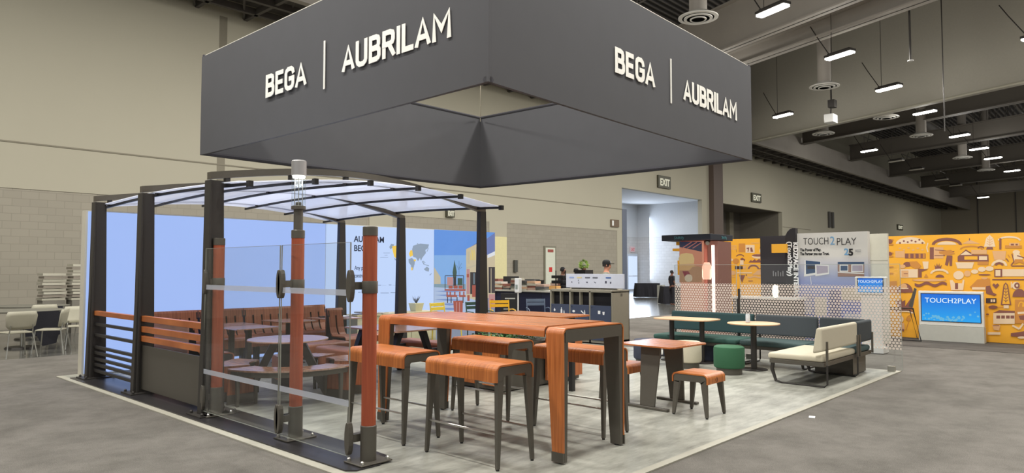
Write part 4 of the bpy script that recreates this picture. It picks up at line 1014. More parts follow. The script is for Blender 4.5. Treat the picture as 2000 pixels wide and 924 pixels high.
# pendant lamps, each carries its own light
LENS = mat('lit lamp lens', (255, 250, 240), 0.5, emit=14)
def pendant(x, y, z, label, lit=True, power=LAMP_POWER, ln=1.15):
    t = thing('pendant_lamp', label, 'ceiling lamp', (x, y, z), R(68.8 - 90), 'long pendant lamps under the roof')
    b = MB(); b.box(-.16, .16, -ln / 2, ln / 2, 0.03, 0.12); b.box(-.1, .1, -ln / 2 + .1, ln / 2 - .1, .12, .18)
    b.build('housing', DARK, t, bevel=.01)
    MB().box(-.13, .13, -ln / 2 + .02, ln / 2 - .02, -0.04, 0.03).build('lens', LENS if lit else mat('unlit lens', (190, 186, 176), 0.4), t, bevel=.01)
    b = MB(); b.tube([(0, 0.35, .15), (0.0, 0.35, 15.8 - z)], 0.012, 5); b.tube([(0, 0.45, .15), (0.0, 1.0, 1.0), (0, 1.3, 1.5)], 0.02, 5)
    b.build('hanger', DARK, t)
    if lit:
        area('lamp_light', (0, 0, -0.07), 0.3, ln, power, LAMP_COLOR, parent=t)
        glow('lamp_glow', (0, 0, -0.32), GLOW_POWER, LAMP_COLOR, t)
    return t
names = ['nearest the black sign', 'in front of the grey bulkhead', 'lower right in front of the bulkhead', 'just below the bulkhead edge', 'third bay down the hall', 'fourth bay down the hall', 'fifth bay down the hall', 'sixth bay down the hall']
for i, x in enumerate((21.1, 27.3, 33.8, 40.3, 48.8, 55.0, 60.4, 69.3)):
    pendant(x, 8.5, 9.5, 'bright long pendant lamp of the near row, ' + names[i])
for x, lab in ((36.1, 'beside the top of the black sign, under the bulkhead'), (50.9, 'in the row nearer the wall, past the bulkhead'), (92.9, 'small and farthest, near the far wall')):
    pendant(x, 14.1, 9.5, 'bright long pendant lamp ' + lab)
for x in (57.2, 63.1, 71.9, 77.8):
    pendant(x, 14.0, 9.5, 'pale unlit long pendant lamp deep in the hall, %s of the unlit row' % {57.2: 'nearest', 63.1: 'second', 71.9: 'third', 77.8: 'last'}[x], lit=False)
pendant(29.6, 2.7, 9.5, 'bright long pendant lamp cut by the top right corner of the photo')
# lamp rows continued out of view: unseen lights only, no lamp bodies
for x, y in ((14.8, 8.5), (8.6, 8.5), (2.4, 8.5), (-3.8, 8.5), (14.8, 14.1), (8.6, 14.1), (2.4, 14.1), (-4, 14.1), (21.1, 14.1), (28, 14.1),
             (14.8, 2.9), (8.6, 2.9), (2.4, 2.9), (-3.8, 2.9), (21.1, 2.7), (36, 2.7), (46, 2.7), (58, 2.7), (72, 2.7), (84, 8), (98, 5), (14.8, -3), (5, -3), (26, -3)):
    area('unseen_hall_light', (x, y, 9.5), 0.3, 1.15, LAMP_POWER, LAMP_COLOR, (0, 0, R(-16)))
    glow('unseen_hall_glow', (x, y, 9.2), GLOW_POWER, LAMP_COLOR)

# round air diffusers
def diffuser(x, y, z, label, r=0.62):
    t = thing('air_diffuser', label, 'air vent', (x, y, z), 0, 'round ceiling air diffusers')
    b = MB()
    for q, h in ((r, 0), (r * .72, -.03), (r * .42, -.055)):
        b.lathe([(q, h), (q, h + .035), (q * .62, h + .16), (q * .6, h + .12), (q * .8, h)], 32)
    b.build('cone', mat('diffuser paint', (222, 220, 212), 0.5), t, smooth=True)
    MB().lathe([(r * .45, .1), (r * .45, 6.28)], 20).build('duct', BEAMM, t, smooth=True)
    return t
for i, (x, y) in enumerate(((20.14, 10.5), (31.6, 10.5), (40.3, 10.3), (47.3, 10.2), (42.7, 14.3), (58.8, 10.1), (67.5, 10.0))):
    diffuser(x, y, 9.5, ['round pale air diffuser above the right top edge of the black sign', 'round pale air diffuser in front of the grey bulkhead',
        'round air diffuser just under the bulkhead edge', 'round air diffuser in the second bay past the bulkhead', 'round air diffuser close to the back wall past the bulkhead',
        'smaller round air diffuser deep in the hall', 'farthest round air diffuser in the hall'][i])
# loudspeaker / camera cluster in front of the bulkhead
t = thing('ceiling_speaker', 'white box loudspeaker hanging in front of the grey bulkhead', 'speaker', (34.5, 11.2, 9.2))
MB().box(-.3, .3, -.22, .22, -.75, -.35).build('cabinet', WHITEP, t, bevel=.03)
b = MB(); b.tube([(0, 0, -.35), (.1, 0, .3), (.1, 0, 6.6)], .04, 6); b.box(-.1, .3, -.2, .1, 0, .35)
b.build('bracket', DARK, t)
t = thing('hanging_rod', 'dark rod with a white end hanging from the roof beam', 'rod', (27.5, 6.2, 8.9))
MB().tube([(0, 0, 0), (0, 0, 6.9)], .035, 6).build('rod', DARK, t)
MB().lathe([(.1, -.04), (.1, 0)], 12).build('cap', WHITEP, t)
for nm, a, q, lab in (('safety_cable', (28, 1.8, 12.0), (36.2, 3.1, 9.4), 'thick slanting cable at the right edge near the bulkhead'),
                      ('suspension_wire', (29, 5.5, 15.8), (29, 5.5, 6.5), 'thin vertical wire hanging before the bulkhead')):
    tag(MB().tube([a, q], .02, 5).build(nm, DARK), lab, 'cable')

# exit signs on the wall
def exit_sign(x, z, w_, h, label, s='EXIT'):
    t = thing('exit_sign', label, 'exit sign', (x, WY, z), 0, 'exit signs on the back wall')
    MB().box(0, w_, -.12, -.003, 0, h).build('sign_box', mat('exit sign face', (78, 76, 60), 0.5), t, bevel=.01)
    if s:
        text('lettering', s, h * .78, mat('exit lettering', (226, 222, 196), 0.5, emit=0.75), (w_ / 2, -.13, h * .21), YM, ZP, t, bold=.02, sx=w_ / h * .48, align='CENTER')
exit_sign(36.75, 6.43, 1.45, .75, 'largest EXIT sign, above the bright lobby opening')
exit_sign(49.95, 6.5, 1.65, .68, 'EXIT sign above the dark second opening')
exit_sign(89.3, 6.05, 2.3, .62, 'small far EXIT sign high on the wall above the yellow mural')
exit_sign(19.75, 3.72, .45, .34, 'EXIT sign partly hidden under the canopy edge')
t = thing('wall_notice', 'small brown and white notice box left of the lobby opening', 'sign', (31.85, WY, 3.85))
MB().box(0, .75, -.08, -.003, 0, .4).build('sign_box', mat('notice brown', (110, 92, 74), 0.6), t)
MB().box(.05, .22, -.09, -.08, .06, .34).build('panel', WHITEP, t)
for i, x in enumerate((66.35, 67.25)):
    tag(MB().box(x, x + .42, WY - .15, WY - .003, 5.3, 6.75).build('wall_fixture', mat('dark wall fixture', (74, 72, 68), .6)), '%s of the two tall dark fixtures high on the back wall' % ['left', 'right'][i], 'wall fixture', 'dark fixtures on the back wall')
exitr = thing('exit_sign', 'small red sign over the bright lobby door', 'exit sign', (42.95, 28.0, 2.75))
MB().box(0, .6, -.08, -.003, 0, .4).build('sign_box', mat('pink white sign', (216, 190, 192), .5), exitr)
text('lettering', 'EXIT', .3, mat('red lettering', (226, 60, 80), .5, emit=.6), (.3, -.085, .09), YM, ZP, exitr, align='CENTER', sx=.7)
b = MB(); b.box(24.0, 24.22, WY - .08, WY - .003, 1.4, 1.95)
tag(b.build('fire_extinguisher_cabinet', mat('cabinet grey', (70, 70, 64), 0.5)), 'narrow dark cabinet on the block wall left of the pale door', 'cabinet')
# ================================================================ HANGING SIGN
FAB = mat('charcoal sign fabric', (74, 74, 77), 0.9, 0, 0.05, 3)
FABIN = mat('dark fabric lining', (58, 57, 62), 0.92, 0, 0.05, 3)
SIGNW = mat('white lettering', (232, 230, 222), 0.7)
q = {'n': (5.41, 5.33), 'l': (5.44, 12.66), 'f': (12.57, 12.67), 'r': (12.81, 5.6)}
ZB, ZT = 3.6, 5.39
sg = thing('hanging_sign', 'huge square charcoal fabric sign hanging over the booth with white lettering', 'sign', (9, 9, ZB))
def off(p, z): return (p[0] - 9, p[1] - 9, z - ZB)
for nm, a, c in (('front_left_face', 'l', 'n'), ('front_right_face', 'n', 'r'), ('rear_right_face', 'r', 'f'), ('rear_left_face', 'f', 'l')):
    A, B = Vector(q[a]), Vector(q[c])
    d = (B - A).normalized(); inn = Vector((-d.y, d.x)) * 0.05
    mid = Vector((9, 9)) - (A + B) / 2
    if inn.dot(mid) < 0: inn = -inn
    b = MB()
    N = 14
    v = []
    for i in range(N + 1):
        p = A + (B - A) * i / N
        sag = -0.02 * math.sin(PI * i / N)
        v += [off(p, ZB + sag), off(p, ZT)]
    for i in range(N + 1):
        p = A + (B - A) * i / N + inn
        sag = -0.02 * math.sin(PI * i / N)
        v += [off(p, ZB + sag), off(p, ZT)]
    f = []
    K = 2 * (N + 1)
    for i in range(N):
        f += [(2 * i, 2 * i + 2, 2 * i + 3, 2 * i + 1), (K + 2 * i, K + 2 * i + 1, K + 2 * i + 3, K + 2 * i + 2), (2 * i, K + 2 * i, K + 2 * i + 2, 2 * i + 2), (2 * i + 1, 2 * i + 3, K + 2 * i + 3, K + 2 * i + 1)]
    f += [(0, 1, K + 1, K), (2 * N, K + 2 * N, K + 2 * N + 1, 2 * N + 1)]
    b.add(v, f)
    b.build(nm, FAB, sg)
    MB().tube([off(A + inn, ZB + .03), off(B + inn, ZB + .03)], .035, 6).build('frame_tube', FABIN, sg)
    MB().tube([off(A + inn, ZT + .01), off(B + inn, ZT + .01)], .03, 6).build('frame_tube', mat('pale hem', (176, 172, 160), .6) if nm.startswith('front') else FABIN, sg)
b = MB()
for p in ((5.6, 12.5), (12.6, 5.7), (12.4, 12.5)):
    b.tube([off(p, ZT), off((9 + (p[0] - 9) * .05, 9 + (p[1] - 9) * .05), 7.6)], .012, 5)
b.tube([off((12.5, 12.6), ZB + 1.7), off((12.5, 12.6), 15.8)], .006, 5)
b.tube([off((9, 9), 7.6), off((9, 9), 15.8)], .02, 5)
b.build('suspension_cables', mat('pale cable', (200, 192, 172), 0.5), sg)
fl = -3.6
# words on the left face (plane X = 5.43) and on the right face (plane Y from 5.33 to 5.6)
sign_word('lettering', 'BEGA', .36, (fl, 10.22 - 9, 4.225 - ZB), XM, SIGNW, sg, wd=2.05, t=.19)
sign_word('lettering', 'AUBRILAM', .36, (fl, 8.12 - 9, 4.225 - ZB), XM, SIGNW, sg, wd=1.92, t=.19)
MB().box(fl - .005, fl + .005, 8.55 - 9, 8.585 - 9, 4.08 - ZB, 4.77 - ZB).build('divider_line', SIGNW, sg)
ang = math.atan2(5.6 - 5.33, 12.81 - 5.41)
rd = (math.cos(ang), math.sin(ang), 0)
def onr(x, e=0.012): return 5.33 + (x - 5.41) * math.tan(ang) - e - 9
sign_word('lettering', 'BEGA', .36, (7.97 - 9, onr(7.97), 4.25 - ZB), rd, SIGNW, sg, wd=1.85, t=.19)
sign_word('lettering', 'AUBRILAM', .35, (10.0 - 9, onr(10.0), 4.24 - ZB), rd, SIGNW, sg, wd=1.85, t=.19)
MB().box(9.57 - 9, 9.6 - 9, onr(9.58) - .005, onr(9.58) + .005, 4.11 - ZB, 4.81 - ZB).build('divider_line', SIGNW, sg)

# ================================================================ CANOPY SHELTER
sh = thing('canopy_shelter', 'dark metal shelter with arched translucent roof, railings and six posts', 'canopy', (5.4, 9.3, 0))
ox, oy = 5.4, 9.3
YS = (7.45, 9.37, 11.13)
def archz(x):
    t = (x - 3.3) / 4.15
    return 2.585 + (2.45 - 2.585) * t + 0.25 * math.sin(PI * t) ** 1.0
for i, y in enumerate(YS):
    po = MB()
    po.tbox((3.37 - ox, y - oy, 0.01), .125, .05, (3.375 - ox, y - oy, 2.5), .075, .04)
    po.tbox((3.29 - ox, y + .0 - oy, 0.01), .015, .085, (3.30 - ox, y - oy, 2.5), .012, .07)
    p_o = po.build('post', DARK, sh, bevel=.006)
    fb = MB(); fb.box(3.18 - ox, 3.62 - ox, y - .17 - oy, y + .17 - oy, .012, .026)
    for a in (3.22, 3.57):
        for c in (-.13, .13):
            fb.lathe([(.016, 0), (.016, .02), (.008, .03)], 8, (a - ox, y + c - oy, .026))
    fb.build('foot_plate', DARK, p_o)
    po = MB()
    po.tbox((7.43 - ox, y - oy, 0.01), .11, .05, (7.42 - ox, y - oy, 2.41), .06, .04)
    p_o = po.build('post', DARK, sh, bevel=.006)
    MB().box(7.2 - ox, 7.65 - ox, y - .17 - oy, y + .17 - oy, 0.0, .014).build('foot_plate', DARK, p_o)
    # arch
    N = 28
    v, f = [], []
    for j in range(N + 1):
        x = 3.3 + 4.17 * j / N
        z = archz(x)
        h = .078 - .01 * (j / N)
        v += [(x - ox, y - .04 - oy, z), (x - ox, y + .04 - oy, z), (x - ox, y + .04 - oy, z - h), (x - ox, y - .04 - oy, z - h)]
    for j in range(N):
        for a in range(4):
            f.append((4 * j + a, 4 * j + (a + 1) % 4, 4 * j + 4 + (a + 1) % 4, 4 * j + 4 + a))
    f += [(0, 3, 2, 1), (4 * N, 4 * N + 1, 4 * N + 2, 4 * N + 3)]
    MB().add(v, f).build('arch_beam', mat('arch metal', (96, 90, 80), 0.4, 0.3), sh)
PX = (3.5, 4.27, 5.02, 5.76, 6.5, 7.3)
PZ = (2.43, 2.525, 2.575, 2.575, 2.525, 2.425)
def rise(y): return 0.055 * math.sin(PI * (y - 6.95) / 4.6)
for x, z in zip(PX, PZ):
    b = MB()
    pts = [(x - ox, 6.95 + 4.6 * j / 14 - oy, z + rise(6.95 + 4.6 * j / 14)) for j in range(15)]
    for a, c in zip(pts, pts[1:]):
        b.add([(a[0] - .014, a[1], a[2] - .012), (a[0] + .014, a[1], a[2] - .012), (a[0] + .014, a[1], a[2] + .02), (a[0] - .014, a[1], a[2] + .02),
               (c[0] - .014, c[1], c[2] - .012), (c[0] + .014, c[1], c[2] - .012), (c[0] + .014, c[1], c[2] + .02), (c[0] - .014, c[1], c[2] + .02)],
              [(0, 1, 2, 3), (4, 7, 6, 5), (0, 4, 5, 1), (1, 5, 6, 2), (2, 6, 7, 3), (3, 7, 4, 0)])
    pu = b.build('purlin', DARKER, sh)
    b = MB()
    for y in YS:
        b.box(x - .025 - ox, x + .025 - ox, y - .03 - oy, y + .03 - oy, z + rise(y), archz(min(x, 7.4)) - .06)
    b.build('bracket', DARK, pu)
    MB().box(x - .025 - ox, x + .025 - ox, 6.9 - oy, 6.96 - oy, z - .03, z + .035).build('end_cap', DARKER, pu)
# roof sheet
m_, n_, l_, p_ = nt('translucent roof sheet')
p_.inputs['Base Color'].default_value = srgb(232, 238, 250)  # faint blue put into the colour for the lightbox reflection
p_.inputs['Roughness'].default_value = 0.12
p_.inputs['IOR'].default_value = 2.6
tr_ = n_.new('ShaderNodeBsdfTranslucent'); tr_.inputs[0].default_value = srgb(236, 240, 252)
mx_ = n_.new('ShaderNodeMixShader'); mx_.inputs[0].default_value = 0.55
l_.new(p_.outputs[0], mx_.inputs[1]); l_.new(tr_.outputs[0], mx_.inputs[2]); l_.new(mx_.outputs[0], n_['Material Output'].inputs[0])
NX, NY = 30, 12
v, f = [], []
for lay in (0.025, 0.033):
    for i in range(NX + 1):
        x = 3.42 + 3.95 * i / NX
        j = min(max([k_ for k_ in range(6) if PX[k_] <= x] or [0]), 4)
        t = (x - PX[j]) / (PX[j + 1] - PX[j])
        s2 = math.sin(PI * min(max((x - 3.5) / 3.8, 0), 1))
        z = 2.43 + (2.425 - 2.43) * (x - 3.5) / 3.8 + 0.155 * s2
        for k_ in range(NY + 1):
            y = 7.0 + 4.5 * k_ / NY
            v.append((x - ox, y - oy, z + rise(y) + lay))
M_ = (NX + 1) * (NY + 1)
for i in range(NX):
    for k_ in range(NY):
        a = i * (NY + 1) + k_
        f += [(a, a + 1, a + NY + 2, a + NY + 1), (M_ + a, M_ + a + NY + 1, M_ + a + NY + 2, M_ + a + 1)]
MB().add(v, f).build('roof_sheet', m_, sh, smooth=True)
# left side infill: first bay open rails, second bay wooden rails over a solid panel
def rail(nm, y0, y1, z0, z1, m, t=.022, x=3.35):
    return MB().box(x - t - ox, x + t - ox, y0 - oy, y1 - oy, z0, z1).build(nm, m, sh, bevel=.004)
rail('top_rail', 9.42, 11.2, .893, .957, WOODX, .03)
for z in (.778, .628, .458, .379, .294, .216, .132):
    rail('rail', 9.42, 11.1, z - .028, z + .012, DARK, .02)
for z in (.945, .815, .70):
    rail('top_rail', 7.5, 9.33, z - .05, z + .02, WOODX, .03)
rail('infill_panel', 7.5, 9.33, .06, .60, GREYM, .012)
b = MB(); b.prism([(3.14 - ox, 4.62 - oy), (3.2 - ox, 4.56 - oy), (3.42 - ox, 4.56 - oy), (3.62 - ox, 4.72 - oy), (3.66 - ox, 5.2 - oy), (3.66 - ox, 11.36 - oy), (3.12 - ox, 11.36 - oy)], 'z', 0.001, .012)
b.build('base_plate', mat('base plate steel', (70, 68, 70), 0.32, 0.6), sh)

# ================================================================ GLASS SCREEN WITH TIMBER POSTS
def timber_post(x, y, top, label, lamp=False):
    t = thing('lamp_post' if lamp else 'timber_post', label, 'lamp post' if lamp else 'post', (x, y, .012))
    MB().lathe([(.058, .28), (.058, top - .06)], 28).build('timber_shaft', POSTW, t, smooth=True)
    MB().lathe([(.064, 0), (.064, .285), (.058, .29)], 28).build('foot_sleeve', GREYM, t, smooth=True)
    MB().lathe([(.061, top - .07), (.061, top), (.055, top + .005)], 28).build('cap', GREYM, t, smooth=True)
    MB().lathe([(.062, 1.34), (.064, 1.345), (.064, 1.435), (.062, 1.44)], 28).build('clamp_band', GREYM, t, smooth=True)
    b = MB(); b.box(-.15, .15, -.12, .12, .001, .014)
    pl = b.build('foot_flange', GREYM, t, bevel=.005)
    b = MB()
    for a in (-.12, .12):
        for c in (-.09, .09):
            b.lathe([(.016, 0), (.016, .018), (.008, .028)], 8, (a, c, .014))
    b.build('bolts', STEEL, pl)
    return t
timber_post(3.40, 4.69, 1.875, 'front round orange timber post with grey cap, nearest the viewer')
timber_post(3.39, 7.37, 1.86, 'round orange timber post beside the tall shelter post')
lp = timber_post(3.42, 5.83, 1.89, 'middle orange timber post topped by a clear glass cylinder lamp', True)
MB().lathe([(.042, 1.89), (.042, 2.08), (.066, 2.085), (.066, 2.115), (.05, 2.12)], 24).build('neck', GREYM, lp, smooth=True)
MB().lathe([(.026, 2.115), (.026, 2.15), (.02, 2.155)], 16).build('lamp_base', GREYM, lp, smooth=True)
b = MB(); b.lathe([(.064, 2.115), (.064, 2.40)], 28)
b.build('glass_cylinder', glass('lamp glass', (0.92, 0.95, 0.95)), lp, smooth=True)
b = MB()
for a in range(3):
    b.tube([(.04 * math.cos(a * 2.09), .04 * math.sin(a * 2.09), 2.115), (.04 * math.cos(a * 2.09), .04 * math.sin(a * 2.09), 2.4)], .004, 6)
b.build('stay_rods', STEEL, lp)
hd = MB().lathe([(.068, 2.40), (.068, 2.53), (.06, 2.54)], 28).build('lamp_head', mat('pale grey metal', (168, 166, 166), 0.4, 0.4), lp, smooth=True)
MB().lathe([(.055, 2.375), (.06, 2.398)], 24).build('light_emitter', mat('lamp emitter', (255, 250, 240), 0.5, emit=2.6), hd)
l = bpy.data.lights.new('lamp_light', 'POINT'); l.energy = 1.2; l.shadow_soft_size = .04
lo = bpy.data.objects.new('lamp_light', l); C.objects.link(lo); lo.location = (0, 0, 2.34); lo.parent = lp
for y0, y1, lab in ((5.875, 7.41, 'clear glass wind screen pane between the shelter post and the lamp post'), (4.77, 5.845, 'clear glass wind screen pane nearest the viewer')):
    t = thing('glass_screen', lab, 'glass screen', (3.27, (y0 + y1) / 2, .012), 0, 'glass wind screen panes')
    h = (y1 - y0) / 2
    MB().box(-.005, .005, -h, h, .05, 1.75).build('glass_pane', GLASS, t)
    b = MB()
    for z in (.44, 1.32):
        MB().box(-.0062, -.0052, -h, h, z, z + .05).build('frosted_band', FROST, t)
    b = MB()
    for s_ in (-h, h):
        b.box(-.005, .005, s_ - .002, s_ + .002, .05, 1.75)
    b.box(-.005, .005, -h, h, .048, .052); b.box(-.005, .005, -h, h, 1.749, 1.752)
    b.build('edge', mat('glass edge', (150, 152, 142), 0.3), t)
    for z in (.19, 1.40):
        for s_ in ((-h, h) if y0 < 5 else (-h + .0, h)):
            b = MB()
            pr = [(s_ + .035 * math.cos(a_ * PI / 8) * 1.0, z + .13 * math.sin(a_ * PI / 8)) for a_ in range(16)]
            b.prism(pr, 'x', -.022, .022)
            cl = b.build('clamp', GREYM, t, bevel=.004)
            MB().box(.02, .12, s_ - .03, s_ + .03, z - .03, z + .03).build('clamp_arm', GREYM, cl)

# ================================================================ LIGHTBOX WALL
lb = thing('lightbox_wall', 'long backlit white display wall with map and restaurant photo behind the shelter', 'display wall', (7.6, 11.55, 0))
lx, ly = 7.6, 11.55
MB().box(3.3 - lx, 11.89 - lx, 11.49 - ly, 11.66 - ly, 0.0, 2.405).build('frame', mat('frame edge', (205, 200, 184), 0.5), lb)
LBE = mat('backlit fabric', (158, 184, 240), 0.6, 0, 0.03, 0.5, emit=1.02)
MB().box(3.33 - lx, 7.30 - lx, 11.47 - ly, 11.489 - ly, .03, 2.39).build('backlit_panel', LBE, lb)
MB().box(7.32 - lx, 9.98 - lx, 11.47 - ly, 11.489 - ly, .03, 2.39).build('backlit_panel', mat('backlit fabric print side', (184, 206, 244), 0.6, 0, 0.02, 0.5, emit=1.02), lb)
MB().box(10.0 - lx, 11.88 - lx, 11.48 - ly, 11.489 - ly, .03, 2.39).build('photo_panel', mat('photo dark base', (140, 150, 170), 0.6, emit=.8), lb)
decal('photo_print', PHOTO, 'Y', 11.478, {'sk1': (92, 150, 232), 'sk2': (128, 178, 236), 'bld': (196, 186, 160), 'hz': (128, 158, 176), 'snow': (176, 196, 228), 'sh': (122, 150, 206), 'grn': (52, 84, 74), 'dk': (48, 44, 50),
    'pk': (190, 140, 140), 'red': (168, 84, 70), 'wal': (206, 192, 160), 'roof': (104, 122, 180), 'wh': (228, 232, 238), 'arc': (240, 214, 70)}, 0.85, lb, (lx, ly, 0), 'backlit')
decal('map_print', WORLD_MAP, 'Y', 11.468, {'gm': (138, 156, 178), 'ym': (240, 200, 74), 'tx': (96, 112, 140), 'tx2': (130, 146, 176)}, 0.95, lb, (lx, ly, 0), 'backlit map')
TXD = mat('dark blue print', (44, 56, 84), 0.6)
text('lettering', 'AUBRILAM', .165, TXD, (7.93 - lx, 11.466 - ly, 2.075), YM, ZP, lb, bold=.003, sx=.93)
text('lettering', 'BEGA', .165, TXD, (7.93 - lx, 11.466 - ly, 1.895), YM, ZP, lb, bold=.003, sx=.93)
text('lettering', 'Any partnership', .115, TXD, (7.95 - lx, 11.466 - ly, 1.53), YM, ZP, lb, sx=.72)
text('lettering', 'constructed', .115, TXD, (7.95 - lx, 11.466 - ly, 1.38), YM, ZP, lb, sx=.58)
# ================================================================ BAR STOOLS AND LOW STOOLS (bent wood seat on metal frame)
def bent_stool(name, label, cat, ln, wd, ht, drop, loc, rz, group, rods=True, splay=.03, rod_z=.27):
    """long axis local Y; the wood bends down over both long sides"""
    t = thing(name, label, cat, loc, rz, group)
    b = MB()
    b.strip(rounded(-wd / 2, wd / 2, ht - drop, ht - .006, .045, 6), 'y', -ln / 2, ln / 2, .014)
    b.build('seat', WOODY if False else WOODYZ_SEAT, t)
    leg0 = None
    for sy in (-1, 1):
        # end frame: plate under the seat end
        fb = MB()
        y = sy * (ln / 2 - .012)
        path = rounded(-wd / 2 + .012, wd / 2 - .012, ht - drop * .9, ht - .016, .04, 5)
        inner = rounded(-wd / 2 + .075, wd / 2 - .075, ht - drop * .9, ht - .085, .02, 5)
        for i in range(len(path) - 1):
            fb.add([(path[i][0], y - .008, path[i][1]), (path[i + 1][0], y - .008, path[i + 1][1]), (inner[i + 1][0], y - .008, inner[i + 1][1]), (inner[i][0], y - .008, inner[i][1]),
                    (path[i][0], y + .008, path[i][1]), (path[i + 1][0], y + .008, path[i + 1][1]), (inner[i + 1][0], y + .008, inner[i + 1][1]), (inner[i][0], y + .008, inner[i][1])],
                   [(0, 1, 2, 3), (4, 7, 6, 5), (0, 4, 5, 1), (2, 6, 7, 3)])
        fb.build('end_frame', GREYM, t)
        for sx in (-1, 1):
            lb_ = MB()
            xt = sx * (wd / 2 - .045)
            xb = sx * (wd / 2 - .02 + splay * .4)
            yb = sy * (ln / 2 - .02 + splay * .5)
            lb_.tbox((xb, yb, .012), .016, .013, (xt, sy * (ln / 2 - .026), ht - drop * .85), .034, .02)
            lg = lb_.build('leg', GREYM, t, bevel=.003)
            MB().lathe([(.014, 0), (.014, .012)], 10, (xb, yb, 0)).build('foot', BLACKP, lg)
    MB().box(-wd / 2 + .03, wd / 2 - .03, -ln / 2 + .05, -ln / 2 + .08, ht - .05, ht - .014).build('cross_bar', GREYM, t)
    if rods:
        for sx in (-1, 1):
            x = sx * (wd / 2 - .022)
            MB().tube([(x, -ln / 2 + .01, rod_z), (x, ln / 2 - .01, rod_z)], .009, 8).build('foot_rail', STEEL, t, smooth=True)
    return t
WOODYZ_SEAT = wood('seat wood', 'y', (206, 126, 66), (162, 90, 44), 0.36)
G1 = 'long bar stools at the high table'
bent_stool('bar_stool', 'long bent wood bar stool in front of the high table, nearest the viewer', 'stool', .84, .42, .80, .13, (4.14, 4.19, 0), 0, G1)
bent_stool('bar_stool', 'long bent wood bar stool partly hidden behind the front timber post', 'stool', .84, .42, .80, .13, (4.14, 5.33, 0), 0, G1)
bent_stool('bar_stool', 'long bent wood bar stool behind the high table, the left one of that side', 'stool', .84, .40, .80, .13, (5.46, 5.32, 0), 0, G1)
bent_stool('bar_stool', 'long bent wood bar stool behind the high table, the one nearer its right end', 'stool', .84, .40, .80, .13, (5.5, 4.17, 0), 0, G1)
G2 = 'low bent wood stools'
s1 = bent_stool('low_stool', 'low square bent wood stool in front of the small square table', 'stool', .40, .40, .45, .10, (6.93, 3.66, 0), R(90), G2, rods=False)
bent_stool('low_stool', 'low bent wood stool left of the small square table, behind a high table leg', 'stool', .40, .40, .45, .10, (7.02, 4.68, 0), R(90), G2, rods=False)
b = MB(); b.lathe([(.022, 0), (.022, .002)], 12)
lgm = MB(); lgm.box(.001 - .2, .02 - .2, 0, .001, 0, .001)
b = MB(); 
for a in range(10):
    a0, a1 = a * 2 * PI / 10, (a + 1) * 2 * PI / 10
    b.tube([(-.2085, .022 * math.cos(a0), .385 + .022 * math.sin(a0)), (-.2085, .022 * math.cos(a1), .385 + .022 * math.sin(a1))], .002, 4)
b.build('badge', DARK, s1)

# ================================================================ HIGH BAR TABLE
t = thing('bar_table', 'long high bar table of orange strip wood wrapped over grey metal legs', 'table', (4.835, 4.71, 0))
H, hw, hl = 1.08, .43, 1.21
WSEAT = wood('table end wood', 'y', (206, 124, 66), (166, 92, 46), 0.34)
WTOP = wood('table top wood', 'x', (200, 122, 70), (156, 88, 48), 0.26)
for sy in (-1, 1):
    y0, y1 = sorted((sy * hl, sy * (hl - .24)))
    b = MB()
    p = rounded(-hw, hw, .09, H - .006, .055, 7)
    # tapering sheet: wide over the top, narrower at the foot
    n_ = len(p)
    def wy(z, q):
        k_ = max(0, min(1, (H - z) / (H - .09)))
        return q * (1 - .36 * k_)
    cy = sy * hl
    v, f = [], []
    for i, (x, z) in enumerate(p):
        wdt = wy(z, .185)
        a0, a1 = cy, cy - sy * wdt
        ex = .014 if i > n_ / 2 else -.014
        tx, tz = (ex, 0) if (z < H - .06) else ((0, .014) if abs(x) < hw - .06 else (ex * .7, .01))
        v += [(x, a0, z), (x, a1, z), (x - tx, a1, z - tz), (x - tx, a0, z - tz)]
    for i in range(n_ - 1):
        for a in range(4):
            f.append((4 * i + a, 4 * i + (a + 1) % 4, 4 * i + 4 + (a + 1) % 4, 4 * i + 4 + a))
    f += [(3, 2, 1, 0), (4 * n_ - 4, 4 * n_ - 3, 4 * n_ - 2, 4 * n_ - 1)]
    MB().add(v, f).build('end_wrap', WSEAT, t)
    b = MB()
    b.box(-hw + .02, hw - .02, sy * hl - sy * .10 - .01, sy * hl - sy * .10 + .01, H - .1, H - .02)
    b.box(-hw + .03, hw - .03, min(sy * hl, sy * (hl - .015)), max(sy * hl, sy * (hl - .015)), H - .12, H - .02)
    b.build('cross_beam', GREYM, t)
    for sx in (-1, 1):
        b = MB()
        b.tbox((sx * (hw - .035), sy * (hl - .06), .01), .018, .055, (sx * (hw - .045), sy * (hl - .09), H - .05), .028, .085)
        lg = b.build('leg', GREYM, t, bevel=.003)
        b = MB(); b.box(sx * hw - .008, sx * hw + .008, min(sy * hl, sy * (hl - .118)), max(sy * hl, sy * (hl - .118)), .012, .09)
        b.build('shoe', GREYM, lg)
        MB().lathe([(.02, 0), (.02, .012)], 10, (sx * (hw - .035), sy * (hl - .06), 0)).build('foot', BLACKP, lg)
b = MB()
b.strip(rounded(-hw + .002, hw - .002, H - .085, H - .006, .04, 6), 'y', -hl + .195, hl - .195, .014)
b.build('tabletop', WTOP, t)
b = MB()
for x in (-.25, -.08, .08, .25):
    b.box(x - .0012, x + .0012, -hl + .2, hl - .2, H, H + .0006)
b.build('board_joint', mat('joint shadow gap', (104, 54, 30), 0.7), t)

